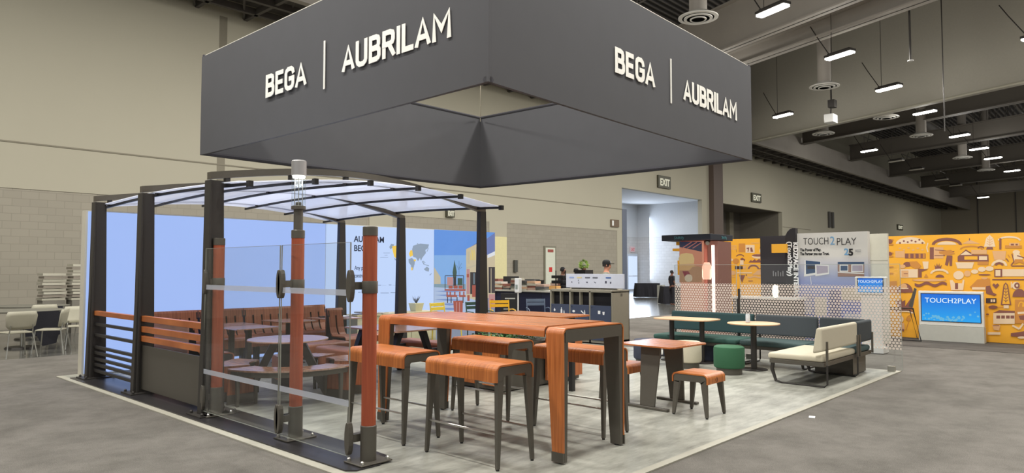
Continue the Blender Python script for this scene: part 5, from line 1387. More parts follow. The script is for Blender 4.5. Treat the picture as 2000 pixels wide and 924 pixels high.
# ================================================================ SQUARE TABLE AT THE RIGHT
t = thing('side_table', 'small square wooden table on two tapered grey plate legs', 'table', (7.1, 4.2, 0), R(-3), None)
b = MB(); pr = []
for cx, cy, a0 in ((.31, .31, 0), (-.31, .31, 90), (-.31, -.31, 180), (.31, -.31, 270)):
    for k_ in range(5):
        a = R(a0 + 22.5 * k_); pr.append((cx + .06 * math.cos(a), cy + .06 * math.sin(a)))
b.prism(pr, 'z', .688, .704)
b.build('tabletop', WTOP, t)
for sx in (-1, 1):
    b = MB(); b.tbox((sx * .30, 0, .03), .012, .095, (sx * .22, 0, .69), .012, .13)
    lg = b.build('leg', GREYM, t, bevel=.004)
    MB().box(sx * .30 - .03, sx * .30 + .03, -.27, .27, 0.0, .03).build('foot_bar', GREYM, lg, bevel=.008)
MB().box(-.2, .2, -.05, .05, .66, .688).build('brace', GREYM, t)

# ================================================================ TABLES IN THE SHELTER
def rect_top(w_, d_, r_, z0, z1):
    pr = []
    for cx, cy, a0 in ((w_ - r_, d_ - r_, 0), (-w_ + r_, d_ - r_, 90), (-w_ + r_, -d_ + r_, 180), (w_ - r_, -d_ + r_, 270)):
        for k_ in range(5):
            a = R(a0 + 22.5 * k_); pr.append((cx + r_ * math.cos(a), cy + r_ * math.sin(a)))
    return MB().prism(pr, 'z', z0, z1)
TOPL = wood('pale satin wood', 'x', (190, 142, 116), (164, 116, 92), 0.2)
TOPL.node_tree.nodes['Principled BSDF'].inputs['IOR'].default_value = 3.6
def pedestal(x, y, w_, d_, label, z=.70, rz=0.0):
    t = thing('pedestal_table', label, 'table', (x, y, 0), rz, 'small pedestal tables in the shelter')
    rect_top(w_, d_, .03, z - .014, z).build('tabletop', TOPL, t)
    MB().box(-.035, .035, -.035, .035, .01, z - .014).build('pedestal', DARK, t, bevel=.004)
    MB().box(-.2, .2, -.2, .2, 0, .012).build('base', DARK, t, bevel=.01)
    return t
pedestal(4.98, 9.82, .33, .33, 'small square table nearest the left end of the slatted bench')
pedestal(5.05, 10.5, .3, .27, 'small square table tucked against the slatted bench at its left corner')
pedestal(6.08, 10.62, .31, .36, 'small square table before the middle of the slatted bench')
pc = pedestal(6.95, 10.6, .34, .38, 'small square table with folders on it at the right end of the slatted bench')
t = thing('folder', 'pale flat folder lying on the small square table at the right', 'folder', (7.1, 10.62, .701), R(12))
MB().box(-.15, .15, -.11, .11, 0, .014).build('cover', mat('lilac folder', (150, 146, 168), 0.5), t, bevel=.003)
MB().box(-.14, .14, -.1, .1, .0145, .02).build('sheets', WHITEM, t)
tag(MB().box(-.05, .05, -.035, .035, 0, .02).build('card_holder', BLACKP, loc=(6.82, 10.78, .701), bevel=.004), 'tiny black card holder on the small square table with folders', 'card holder')

# round picnic table
t = thing('round_table', 'round outdoor table with slanting dark plate legs in the shelter', 'table', (4.48, 7.83, 0))
MB().lathe([(.45, .682), (.475, .685), (.475, .698), (.47, .702)], 56).build('tabletop', TOPL, t, smooth=True)
for k_ in range(3):
    a = R((150, 328, 62)[k_])
    c_, s_ = math.cos(a), math.sin(a)
    b = MB()
    # slanting plate leg from under the top out to the floor
    for (r0, z0, w0), (r1, z1, w1) in (((.14, .68, .13), (.47, .012, .075)),):
        v = []
        for r_, z_, w_ in ((r0, z0, w0), (r1, z1, w1)):
            for dr in (-.05, .05):
                for dw in (-w_, w_):
                    v.append((c_ * (r_ + dr) - s_ * dw, s_ * (r_ + dr) + c_ * dw, z_))
        b.add(v, [(0, 1, 3, 2), (4, 6, 7, 5), (0, 4, 5, 1), (2, 3, 7, 6), (0, 2, 6, 4), (1, 5, 7, 3)])
    b.build('leg', DARK, t, bevel=.004)
MB().lathe([(.3, .66), (.3, .682)], 32).build('support_ring', DARK, t)
def arc_bench(a0, a1, label):
    am = (a0 + a1) / 2
    t = thing('curved_bench', label, 'bench', (4.53, 7.81, 0), 0, 'curved benches around the round table')
    r0, r1, zs = .50, .84, .42
    n_ = 14
    b = MB()
    pr = [(r1 * math.cos(R(a0 + (a1 - a0) * i / n_)), r1 * math.sin(R(a0 + (a1 - a0) * i / n_))) for i in range(n_ + 1)]
    pr += [(r0 * math.cos(R(a1 - (a1 - a0) * i / n_)), r0 * math.sin(R(a1 - (a1 - a0) * i / n_))) for i in range(n_ + 1)]
    b.prism(pr, 'z', zs - .018, zs)
    b.build('seat', TOPL, t)
    b = MB()
    pr = [((r1 - .03) * math.cos(R(a0 + 2 + (a1 - a0 - 4) * i / n_)), (r1 - .03) * math.sin(R(a0 + 2 + (a1 - a0 - 4) * i / n_))) for i in range(n_ + 1)]
    pr += [((r1 - .05) * math.cos(R(a1 - 2 - (a1 - a0 - 4) * i / n_)), (r1 - .05) * math.sin(R(a1 - 2 - (a1 - a0 - 4) * i / n_))) for i in range(n_ + 1)]
    b.prism(pr, 'z', zs - .08, zs - .018)
    b.build('apron', GREYM, t)
    for aa in (a0, a1):
        sgn = 1 if aa == a0 else -1
        for nm, z0, z1, m, e in (('end_panel', .12, zs - .005, DARKW, 0.0), ('shoe', .015, .125, GREYM, .002)):
            b = MB()
            v = []
            for d_ in (0, sgn * 1.3):
                A = R(aa + d_)
                for rr in (r0 - e, r1 + e):
                    for z in (z0, z1):
                        v.append((rr * math.cos(A), rr * math.sin(A), z))
            b.add(v, [(0, 1, 3, 2), (4, 6, 7, 5), (0, 4, 5, 1), (2, 3, 7, 6), (0, 2, 6, 4), (1, 5, 7, 3)])
            b.build(nm, m, t)
        A = R(aa + sgn * 9)
        for rr in (r0 + .04, r1 - .05):
            b = MB(); b.tbox((rr * math.cos(A), rr * math.sin(A), 0), .014, .014, (rr * math.cos(A), rr * math.sin(A), zs - .02), .022, .022)
            b.build('leg', GREYM, t)
    return t
arc_bench(183, 292, 'curved bench on the near side of the round table')
arc_bench(112, 168, 'curved bench on the left side of the round table')
arc_bench(20, 78, 'curved bench on the far side of the round table')
arc_bench(-42, 6, 'short curved bench on the right side of the round table')

# ================================================================ SLATTED BANQUETTES
REARP = wood('rear bench panel', 'z', (176, 120, 100), (150, 96, 80), 0.25)
REARP.node_tree.nodes['Principled BSDF'].inputs['IOR'].default_value = 3.2
def banquette(ln, label, loc, rz, n, name='slatted_bench'):
    """faces local -Y; slats run from the seat up the back"""
    t = thing(name, label, 'bench', loc, rz, 'slatted wooden bench modules')
    prof = [(-.46, .30), (-.47, .41), (-.455, .438), (-.42, .45), (-.12, .445), (-.06, .455), (-.02, .49), (.02, .58), (.07, .86)]
    b = MB()
    b.strip(prof[:6], 'x', -ln / 2, ln / 2, .018)
    b.build('seat', DARKW, t)
    g = ln / n
    for i in range(n):
        b = MB()
        b.strip(prof[5:8] + [(.055, .78)], 'x', -ln / 2 + g * i + .014, -ln / 2 + g * (i + 1) - .014, .016)
        b.build('back_slat', DARKW, t)
    b = MB()
    b.strip([(.055, .775), (.07, .86), (.085, .885), (.12, .885)], 'x', -ln / 2 + .003, ln / 2 - .003, .018)
    b.build('top_cap', DARKW, t)
    b = MB(); b.strip([(-.04, .44), (.04, .58), (.085, .86)], 'x', -ln / 2 + .02, ln / 2 - .02, .008)
    b.build('backing', BLACKP, t)
    b = MB(); b.box(-ln / 2 + .002, ln / 2 - .002, .115, .13, .10, .88)
    b.build('back_panel', REARP, t)
    for sx in (-1, 1):
        b = MB()
        b.prism([(-.44, 0), (-.36, 0), (-.34, .40), (-.05, .40), (.05, .0), (.12, 0), (.115, .86), (.06, .86), (.0, .5), (-.05, .435), (-.44, .435)], 'x', sx * (ln / 2 - .02) - .01, sx * (ln / 2 - .02) + .01)
        b.build('end_frame', DARKER, t)
    return t
banquette(.70, 'slatted wooden bench along the lightbox, left module', (4.50, 11.18, 0), 0, 5)
banquette(.74, 'slatted wooden bench along the lightbox, narrow second module from the left', (5.23, 11.18, 0), 0, 5)
banquette(1.56, 'slatted wooden bench along the lightbox, right module', (6.39, 11.18, 0), 0, 10)
banquette(1.5, 'slatted wooden bench with its lilac shining back behind the left railing', (3.88, 9.72, 0), R(90), 9)
t = banquette(.3, 'single slatted seat in front of the table with folders, by the rear post', (6.66, 10.08, 0), 0, 2)
def low_bench(x, y, ln, wd, rz, label):
    t = thing('low_bench', label, 'bench', (x, y, 0), rz, 'low backless benches')
    b = MB(); b.strip(rounded(-wd / 2, wd / 2, .33, .444, .03, 4), 'y', -ln / 2, ln / 2, .014)
    b.build('seat', DARKW, t)
    for sy in (-1, 1):
        MB().box(-wd / 2 + .02, wd / 2 - .02, sy * (ln / 2 - .03) - .01, sy * (ln / 2 - .03) + .01, .36, .43).build('end_frame', DARK, t)
        for sx in (-1, 1):
            b = MB(); b.tbox((sx * (wd / 2 - .03), sy * (ln / 2 - .04), 0), .02, .02, (sx * (wd / 2 - .04), sy * (ln / 2 - .04), .38), .035, .03)
            b.build('leg', DARK, t)
    return t
low_bench(7.12, 9.9, .55, .36, R(90), 'low wooden bench beside the right rear shelter post')
low_bench(5.75, 9.25, .9, .4, R(90), 'low wooden bench behind the round table')

# ================================================================ PICNIC TABLE BEHIND THE HIGH TABLE
t = thing('picnic_table', 'dark framed picnic table with slanting legs and attached benches', 'picnic table', (6.35, 8.2, 0))
rect_top(.42, .62, .04, .682, .702).build('tabletop', TOPL, t)
for sy in (-1, 1):
    for sx in (-1, 1):
        b = MB(); b.tbox((sx * .48, sy * .42, 0), .03, .04, (sx * .2, sy * .42, .68), .04, .05)
        b.build('leg', DARKER, t)
    MB().box(-.85, .85, sy * .42 - .03, sy * .42 + .03, .34, .40).build('bench_arm', DARKER, t)
for sx in (-1, 1):
    b = MB(); b.strip(rounded(sx * .72 - .15, sx * .72 + .15, .36, .444, .03, 4), 'y', -.62, .62, .016)
    b.build('bench_seat', DARKW, t)

# ================================================================ PLANTER WITH WOODEN BOARDS AND TABLETOP
t = thing('planter', 'grey planter box with upright wooden boards and a green hedge', 'planter', (7.0, 6.5, 0))
MB().box(-.56, .6, -.44, .42, .012, .60).build('planter_box', GREYM, t, bevel=.01)
for y0, y1 in ((.05, .33), (-.37, -.09)):
    MB().box(-.60, -.565, y0, y1, .07, .50).build('board', WSEAT, t, bevel=.003)
for x0, x1 in ((.21, .45), (.47, .72), (.74, .98)):
    MB().box(x0, x1, -.50, -.465, .07, .62).build('board', wood('board wood', 'x', (204, 122, 70), (160, 86, 46), .36), t, bevel=.003)
MB().box(.6, .98, -.44, -.05, .012, .58).build('bench_box', GREYM, t)
b = MB()
for i in range(1500):
    x, y, z = random.uniform(-.5, .55), random.uniform(-.38, .36), random.uniform(.57, .70)
    a, e = random.uniform(0, 6.28), random.uniform(-.6, .9)
    d = Vector((math.cos(a) * math.cos(e), math.sin(a) * math.cos(e), math.sin(e))) * random.uniform(.025, .05)
    n2 = d.cross(Vector((0, 0, 1))).normalized() * .012
    p = Vector((x, y, z))
    b.add([p, p + d * .5 + n2, p + d, p + d * .5 - n2], [(0, 1, 2, 3)])
hg = b.build('hedge', mat('hedge leaf', (62, 112, 48), 0.5, 0, 0.6, 30), t)
t = thing('high_tabletop', 'orange wooden tabletop on slim posts over the planter behind the high table', 'table', (7.12, 6.1, 0))
rect_top(.34, .64, .05, .932, .952).build('tabletop', WTOP, t)
for y in (-.58, .58):
    MB().box(-.03, .03, y - .03, y + .03, 0.0, .935).build('leg', DARKER, t)

# ================================================================ LOW SHELF WITH MAGAZINES, PLANTER POT
t = thing('shelf_unit', 'low pale shelf cabinet standing in front of the lightbox wall', 'cabinet', (8.55, 11.05, 0))
CRM = mat('cream laminate', (200, 198, 168), 0.5)
MB().box(-.95, .95, -.2, .2, 0, .66).build('body', CRM, t)
MB().box(-.97, .97, -.22, .22, .66, .695).build('top_board', mat('pale oak', (196, 184, 150), 0.5, 0, .1, 20), t, bevel=.004)
for x in (-.32, .32):
    MB().box(x - .004, x + .004, -.204, -.2, .02, .64).build('door_gap', mat('gap shadow', (110, 106, 88), 0.8), t)
for i, (x, y, rz_, c_) in enumerate(((7.75, 10.98, .2, (120, 120, 128)), (8.0, 11.05, -.3, (90, 92, 100)), (8.22, 10.96, .5, (190, 186, 178)), (7.9, 11.12, .1, (150, 148, 150)))):
    tag(MB().box(-.13, .13, -.09, .09, 0, .012 + .004 * i).build('magazine', mat('magazine cover %d' % i, c_, 0.4), loc=(x, y, .697 if i < 3 else .716), rz=rz_),
        ['dark grey magazine at the left end of the low shelf', 'darkest magazine on the low shelf', 'pale magazine at the right of those on the low shelf', 'grey magazine lying on another on the low shelf'][i], 'magazine', 'magazines on the low shelf')
t = thing('plant_pot', 'small square cream pot with a dark plant on the low shelf', 'potted plant', (9.15, 11.05, .696))
MB().tbox((0, 0, 0), .08, .08, (0, 0, .16), .11, .11).build('pot', CRM, t)
b = MB()
for i in range(16):
    a = i * 2.4
    b.add([(0.015, 0, .16), (-.015, 0, .16), (.09 * math.cos(a), .09 * math.sin(a), .26 + .03 * (i % 3))], [(0, 1, 2)])
b.build('leaves', mat('slate leaf', (86, 96, 120), 0.6), t)

# ================================================================ METAL BISTRO CHAIRS
def bistro(col, nm, loc, rz, label):
    t = thing('bistro_chair', label, 'chair', loc, rz, 'slatted metal chairs near the recycling station')
    m = mat(nm, col, 0.4)
    for z, s in ((.72, .02), (.80, .05)):
        b = MB(); b.box(-.2, .2, .2 + s, .215 + s, z, z + .065)
        b.build('back_slat', m, t, bevel=.004)
    for i in range(4):
        MB().box(-.2, .2, -.2 + i * .1, -.12 + i * .1, .44, .452).build('seat_slat', m, t)
    for sx in (-1, 1):
        b = MB()
        b.tube([(sx * .2, .2, 0), (sx * .205, .18, .44), (sx * .21, .25, .87)], .013, 7)
        b.tube([(sx * .22, -.24, 0), (sx * .2, -.2, .43), (sx * .2, .18, .44)], .013, 7)
        b.build('side_frame', m, t, smooth=True)
        b = MB(); b.tube([(sx * .23, .22, .66), (sx * .25, .1, .68), (sx * .25, -.1, .67), (sx * .23, -.17, .6), (sx * .2, -.17, .44)], .011, 7)
        b.build('arm', m, t, smooth=True)
    return t
bistro((240, 186, 40), 'yellow chair enamel', (10.95, 10.35, 0), R(-30), 'bright yellow slatted metal chair beside the black menu board')
bistro((214, 190, 70), 'pale yellow chair enamel', (9.4, 10.42, 0), R(8), 'yellow slatted metal chair in front of the restaurant photo')
bistro((98, 112, 132), 'grey blue chair enamel', (11.95, 10.2, 0), R(-35), 'grey blue slatted metal chair before the dark counter')
bistro((52, 78, 68), 'dark green chair enamel', (10.15, 10.2, 0), R(-10), 'dark green slatted metal chair partly behind the shelter post')
# ================================================================ LOUNGE: SOFA BENCHES, POUFS, TABLES
GRN = mat('teal green upholstery', (38, 66, 68), 0.85, 0, .08, 60)
CHAR = mat('charcoal upholstery', (66, 72, 76), 0.85, 0, .08, 60)
CHSEAT = mat('slate green upholstery', (72, 92, 92), 0.85, 0, .08, 60)
CRMU = mat('cream upholstery', (206, 198, 176), 0.85, 0, .05, 60)
def lounge(ln, label, loc, rz, mb_, ms, dp=.70, legs=2, over=(0, 0)):
    """faces local +Y; back cushion along local Y = 0; ln along X"""
    t = thing('lounge_bench', label, 'bench', loc, rz, 'upholstered lounge bench units')
    MB().box(-ln / 2 + .01, ln / 2 - .01, .0, dp, .325, .405).build('seat_cushion', ms, t, bevel=.03)
    b = MB()
    b.prism([(-.03, .48), (.10, .45), (.045, .785), (-.03, .785)], 'x', -ln / 2 + .005 - over[0], ln / 2 - .005 + over[1])
    b.build('back_cushion', mb_, t, bevel=.028)
    MB().box(-ln / 2, ln / 2, -.01, dp - .03, .27, .325).build('seat_frame', GREYM, t, bevel=.004)
    for sx in (-1, 1):
        x = sx * (ln / 2 - .04)
        b = MB(); b.box(x - .014, x + .014, -.05, -.025, .29, .60)
        b.build('back_strut', GREYM, t)
        if legs:
            b = MB()
            path = [(x, dp - .06, .27), (x, dp - .05, .18), (x, dp - .1, .03), (x, dp - .18, .012), (x, -.0, .012), (x, -.035, .04), (x, -.035, .29)]
            b.tube(path, .014, 8, rr=[.03, .028, .02, .012, .012, .013, .013])
            b.build('sled_leg', DARK, t, smooth=True)
    return t
lounge(1.56, 'teal green lounge bench against the dotted glass, farthest left unit', (11.53, 5.82, 0), R(90), GRN, mat('green seat upholstery', (56, 92, 84), 0.8, 0, .08, 60))
lounge(1.02, 'charcoal lounge bench against the dotted glass, middle unit', (11.53, 4.50, 0), R(90), CHAR, CHSEAT)
t = thing('bench_plinth', 'low dark navy box standing under the green lounge bench', 'plinth', (11.15, 5.85, .0))
MB().box(-.22, .25, -.6, .6, .012, .265).build('box', mat('dark navy laminate', (34, 38, 52), 0.5), t)
cu = lounge(.68, 'charcoal corner lounge unit at the right end, next to the cream bench', (11.19, 3.24, 0), 0, CHAR, CHSEAT, dp=.7, legs=0)
b = MB(); b.prism([(.24, .48), (.36, .48), (.36, .785), (.27, .785)], 'y', .06, .72)
b.build('side_back_cushion', CHAR, cu, bevel=.028)
MB().box(-.3, .3, .06, .6, 0.012, .268).build('base_box', GREYM, cu)
lounge(1.34, 'cream lounge bench with its cream back turned to the viewer', (10.16, 3.24, 0), 0, CRMU, CRMU, dp=.74, over=(.12, 0))

def pouf(x, y, m, label):
    t = thing('pouf', label, 'pouf', (x, y, 0), 0, 'round upholstered poufs')
    MB().lathe([(.185, .0), (.185, .11)], 36).build('plinth', GREYM, t, smooth=True)
    MB().lathe([(.2, .09), (.217, .105), (.222, .13), (.222, .37), (.215, .395), (.19, .41), (.0, .413)], 40).build('cushion', m, t, smooth=True)
    return t
pouf(9.88, 4.72, mat('green pouf cloth', (50, 98, 68), 0.85, 0, .06, 60), 'round bright green pouf near the round table')
pouf(10.05, 5.50, CRMU, 'round cream pouf behind the small square table')
pouf(9.93, 6.15, mat('navy grey pouf cloth', (58, 62, 78), 0.85, 0, .06, 60), 'round dark navy grey pouf behind the small square table, left of the cream one')

t = thing('cafe_table', 'round pale wood cafe table on a dark column before the lounge bench', 'table', (10.52, 4.62, 0))
MB().lathe([(.37, .695), (.388, .7), (.388, .712), (.38, .716)], 48).build('tabletop', PALE, t, smooth=True)
MB().lathe([(.045, .01), (.045, .70)], 20).build('column', DARK, t, smooth=True)
MB().lathe([(.2, 0), (.2, .01), (.19, .015)], 32).build('base_disc', DARK, t, smooth=True)
t = thing('drink_can', 'small white and blue can standing on the round cafe table', 'can', (10.5, 4.70, .717))
MB().lathe([(.026, 0), (.033, .008), (.033, .118), (.024, .135), (.024, .138)], 20).build('can_body', mat('can print', (205, 215, 222), 0.3, 0, .25, 40), t, smooth=True)
MB().lathe([(.022, .138), (.022, .14)], 16).build('can_lid', STEEL, t)
t = thing('cafe_table', 'long rounded pale wood cafe table on two columns', 'table', (10.7, 5.86, 0))
rect_top(.34, .52, .2, .70, .716).build('tabletop', PALE, t)
for y in (-.28, .28):
    cl = MB().lathe([(.042, .01), (.042, .70)], 20, (0, y, 0)).build('column', DARK, t, smooth=True)
    MB().lathe([(.19, 0), (.19, .01), (.18, .015)], 32, (0, y, 0)).build('base_disc', DARK, cl, smooth=True)
    MB().box(-.2, .2, y - .05, y + .05, .688, .70).build('bracket', DARK, t)

# dotted glass partitions
DOT = dotted('dotted film glass')
for y0, y1, lab in ((2.86, 5.385, 'long clear glass partition printed with pale dots, right of the gap'), (5.45, 6.66, 'shorter clear glass partition printed with pale dots, left of the gap')):
    t = thing('dotted_partition', lab, 'glass partition', (11.74, (y0 + y1) / 2, 0), 0, 'dotted glass partitions behind the lounge')
    h = (y1 - y0) / 2
    MB().box(-.005, .005, -h, h, .02, 1.62).build('glass_pane', GLASS, t)
    b = MB(); b.add([(-.007, -h, .33), (-.007, h, .33), (-.007, h, 1.29), (-.007, -h, 1.29)], [(0, 1, 2, 3)])
    b.build('dot_film', DOT, t)
    b = MB(); b.box(-.006, .006, -h, h, 1.618, 1.624); b.box(-.006, .006, -h - .002, -h + .004, .02, 1.62); b.box(-.006, .006, h - .004, h + .002, .02, 1.62)
    b.build('edge', mat('partition glass edge', (170, 176, 170), 0.3), t)
    for s_ in (-h + .15, h - .15):
        MB().box(-.03, .03, s_ - .05, s_ + .05, 0, .08).build('floor_clamp', STEEL, t)
t = thing('partition_post', 'slim dark post in the gap between the dotted glass partitions', 'post', (11.78, 5.42, 0))
MB().box(-.02, .02, -.02, .02, 0, 1.2).build('post', DARK, t)
MB().box(-.06, .06, -.06, .06, 0, .012).build('foot', DARK, t)

# ================================================================ RECYCLING STATION
t = thing('recycling_station', 'grey recycling cabinet with three bays, blue doors and a white header sign', 'recycling station', (12.2, 9.0, 0))
gx = -.3
STN = mat('stone grey laminate', (142, 136, 120), 0.55)
BLUD = mat('slate blue door', (60, 68, 90), 0.5)
b = MB()
b.box(gx, .32, -.82, .80, 1.06, 1.11); b.box(gx, .32, -.82, .80, 0.02, .08)
ys = (-.82, -.255, .27, .80)
for y in ys:
    b.box(gx, .32, y - (.0 if y < -.5 else .02), y + (.03 if y < -.5 else .02), .02, 1.08)
b.box(.30, .32, -.82, .8, 0.02, 1.1)
b.build('body', STN, t)
MB().box(-.2, -.18, -.8, .78, .5, 1.06).build('bay_shade_sheet', mat('bin darkness', (30, 28, 32), 0.9), t)  # near-black sheet standing in for the shade inside the bays
for (a, c), dv in zip(((-.79, -.275), (-.235, .25), (.29, .78)), (False, True, True)):
    dr = MB().box(gx - .012, gx + .01, a, c, .07, .79).build('door', BLUD, t, bevel=.004)
    MB().lathe([(.012, 0), (.012, .004)], 10, (0, 0, 0)).build('lock', BLACKP, dr).location = (gx - .016, c - .04, .75)
    if dv:
        MB().box(gx, gx + .1, (a + c) / 2 - .01, (a + c) / 2 + .01, .79, 1.06).build('divider', STN, t)
def icon(kind, y, z, s, m, par, x):
    b = MB()
    if kind == 'drop': b.prism([(y + s * math.cos(R(a)) * .6, z + s * (math.sin(R(a)) * .7 if a > 180 else 0)) for a in range(180, 361, 30)] + [(y, z + s)], 'x', x - .003, x)
    if kind == 'bottle': b.box(x - .003, x, y - s * .35, y + s * .35, z - s, z + s * .3); b.box(x - .003, x, y - s * .15, y + s * .15, z + s * .3, z + s)
    if kind == 'cup': b.prism([(y - s * .4, z - s * .8), (y + s * .4, z - s * .8), (y + s * .6, z + s * .6), (y - s * .6, z + s * .6)], 'x', x - .003, x)
    if kind == 'bag': b.box(x - .003, x, y - s * .6, y + s * .6, z - s * .7, z + s * .7)
    if kind == 'fork': b.prism([(y - s, z - s * .4), (y - s * .7, z - s * .7), (y + s * .6, z + s * .3), (y + s * .5, z + s * .8)], 'x', x - .003, x); b.box(x - .003, x, y - s * 1.3, y - s * 1.1, z - s * .6, z + s * .5)
    if kind == 'leaf': b.prism([(y + s * .8 * math.cos(R(a)), z + s * .6 * math.sin(R(a))) for a in range(0, 360, 45)], 'x', x - .003, x)
    return b.build('pictogram', m, par)
for k_, y, z, s in (('drop', .68, 0.66, .04), ('bottle', .49, 0.66, .06), ('bottle', .42, 0.63, .035), ('leaf', .16, 0.65, .045), ('fork', -.06, 0.64, .05), ('bottle', -.13, 0.64, .045), ('bag', -.5, 0.65, .05), ('cup', -.61, 0.64, .045)):
    icon(k_, y, z, s, WHITEM, t, gx - .0125)
hx = -.03
hd = MB().box(hx + .02, hx + .06, -.9, .60, 1.14, 1.44).build('header_sign', mat('white header panel', (206, 210, 224), 0.5), t, bevel=.004)
MB().box(hx + .08, hx + .12, -.7, .5, 1.11, 1.2).build('header_support', STN, t)
for y, c_ in ((.45, (150, 170, 216)), (.24, (222, 206, 150)), (.02, (110, 112, 122)), (-.18, (110, 112, 122)), (-.52, (66, 98, 160))):
    b = MB(); b.box(hx + .016, hx + .019, y - .07, y + .06, 1.345, 1.375); b.build('caption_bar', mat('caption %d %d' % (c_[0], c_[2]), c_, .6), hd)
for k_, y, z, s in (('drop', .44, 1.26, .022), ('leaf', .26, 1.30, .016), ('bottle', .25, 1.25, .022), ('leaf', .03, 1.26, .025), ('fork', -.17, 1.26, .025), ('bag', -.46, 1.27, .035), ('cup', -.58, 1.26, .028)):
    icon(k_, y, z, s, mat('pictogram ink', (74, 74, 92), .6), hd, hx + .019)
MB().box(gx - .0, gx + .002, .0, .16, 1.1, 1.1).build('plate', BLACKP, hd)
MB().box(.0, .06, -.825, -.822, .98, 1.04).build('side_label', mat('side label', (90, 86, 76), .6), t)

# ================================================================ COUNTER, LITERATURE, MENU BOARD, SANITIZER
t = thing('counter', 'long counter with navy front and pale edge behind the chairs', 'counter', (13.4, 12.0, 0))
MB().box(-.35, .35, -1.3, 1.5, -.015, .98).build('front_panels', NAVY, t)
MB().box(-.42, .42, -1.36, 1.56, .98, 1.02).build('countertop', mat('pale counter edge', (186, 184, 174), .4), t, bevel=.004)
for y in (-.95, -.2, .55):
    MB().box(-.355, -.35, y - .004, y + .004, .04, .98).build('panel_gap', BLACKP, t)
cols = ((176, 150, 136), (206, 202, 192), (140, 90, 78), (110, 112, 104), (184, 180, 164), (76, 76, 76), (206, 170, 140))
wh = ('at the left end of', 'second from the left on', 'beside the black printer on', 'left of the middle of', 'in the middle of', 'right of the middle of', 'close to the right end of', 'at the right end of', 'behind the front row of')
k_ = 0
for i in range(9):
    y = 13.35 - i * .28
    n2 = 3 + (i * 7) % 4
    z = 1.02
    for j in range(n2):
        h = random.uniform(.03, .06)
        c_ = cols[(i * 3 + j * 2) % 7]
        tag(MB().box(-.11, .11, -.13, .13, 0, h - .001).build('catalogue', mat('catalogue %d' % ((i * 3 + j * 2) % 7), c_, .5), loc=(13.18 + random.uniform(-.02, .02), y, z + .0005), rz=random.uniform(-.15, .15)),
            'catalogue in the pile %s the counter, %s' % (wh[i], ['lowest one', 'second one up', 'third one up', 'fourth one up', 'fifth one up', 'sixth one up'][j]), 'catalogue', 'catalogues piled on the counter')
        z += h
t = thing('printer', 'black printer on the counter behind the yellow chair', 'printer', (13.55, 13.15, 1.02))
MB().box(-.12, .12, -.22, .22, 0, .16).build('body', BLACKP, t, bevel=.02)
MB().box(-.08, .1, -.18, .18, .16, .19).build('tray', DARK, t)
t = thing('laptop', 'open black laptop standing at the back of the counter', 'laptop', (13.65, 11.75, 1.02), R(-10))
MB().box(-.12, .12, -.16, .16, 0, .018).build('keyboard_deck', BLACKP, t)
MB().prism([(.1, .018), (.16, .24), (.17, .24), (.115, .018)], 'y', -.16, .16).build('screen', BLACKP, t)
t = thing('monitor', 'black monitor turned away on the counter beside the white dispenser', 'monitor', (13.6, 12.55, 1.02), R(20))
MB().box(-.015, .015, -.22, .22, .05, .33).build('screen', BLACKP, t, bevel=.005)
MB().box(-.06, .06, -.1, .1, 0, .06).build('stand', DARK, t)
t = thing('cardboard_tray', 'open tan cardboard tray at the back of the counter', 'box', (13.66, 11.2, 1.02))
b = MB(); b.box(-.1, .1, -.2, .2, 0, .01); b.box(-.1, -.09, -.2, .2, 0, .1); b.box(.09, .1, -.2, .2, 0, .1); b.box(-.1, .1, -.2, -.19, 0, .1); b.box(-.1, .1, .19, .2, 0, .1)
b.build('tray', mat('cardboard', (196, 150, 92), .8), t)
t = thing('menu_board', 'black menu board with small white lines behind the yellow chair', 'menu board', (12.1, 11.2, 0), R(-48))
MB().box(-.22, .22, -.02, .02, .2, .98).build('board', BLACKP, t, bevel=.01)
b = MB()
b.box(-.12, .12, -.024, -.021, .84, .87)
for z in (.6, .53, .46, .39, .32): b.box(-.15, .1, -.024, -.021, z, z + .018)
b.build('text_lines', mat('chalk white', (190, 190, 182), .7), t)
for x in (-.18, .18):
    MB().box(x - .015, x + .015, -.1, .1, 0, .22).build('leg', BLACKP, t)
t = thing('sanitizer_stand', 'white hand sanitizer dispenser on a slim white stand', 'dispenser', (11.5, 10.4, 0))
MB().lathe([(.12, 0), (.12, .01)], 24).build('base', WHITEP, t)
MB().lathe([(.016, .01), (.016, 1.02)], 14).build('pole', WHITEP, t, smooth=True)
MB().box(-.05, .05, -.07, .07, 1.02, 1.34).build('dispenser', WHITEP, t, bevel=.02)
MB().box(-.056, -.05, -.03, .03, 1.1, 1.2).build('label', mat('dispenser label', (140, 150, 140), .5), t)
# second counter farther back with stacked literature, rack and plant
t = thing('display_table', 'long draped table behind the counter with literature on it', 'table', (17.8, 16.1, 0))
MB().box(-.4, .4, -2.6, 2.6, .70, .75).build('tabletop', STN, t)
MB().box(-.38, .38, -2.58, 2.58, 0.0, .70).build('drape', BLACKF, t)
for i in range(8):
    y = 17.6 - i * .55
    tag(MB().box(-.15, .15, -.2, .2, 0, .25 + .1 * (i % 3)).build('literature_box', mat('catalogue %d' % (i % 7), cols[i % 7], .5), loc=(17.8, y + .6, .751)),
        'box of leaflets on the draped table, %s' % ['leftmost', 'second from the left', 'third from the left', 'fourth from the left', 'fourth from the right', 'third from the right', 'second from the right', 'rightmost behind the header sign'][i], 'box', 'leaflet boxes on the draped table')
t = thing('wire_rack', 'tall black rack of bowed shelves left of the white header sign', 'rack', (15.0, 12.0, 0))
for i in range(7):
    MB().box(-.16, .16, -.2, .2, .45 + i * .14, .53 + i * .14).build('shelf', BLACKP, t, bevel=.01)
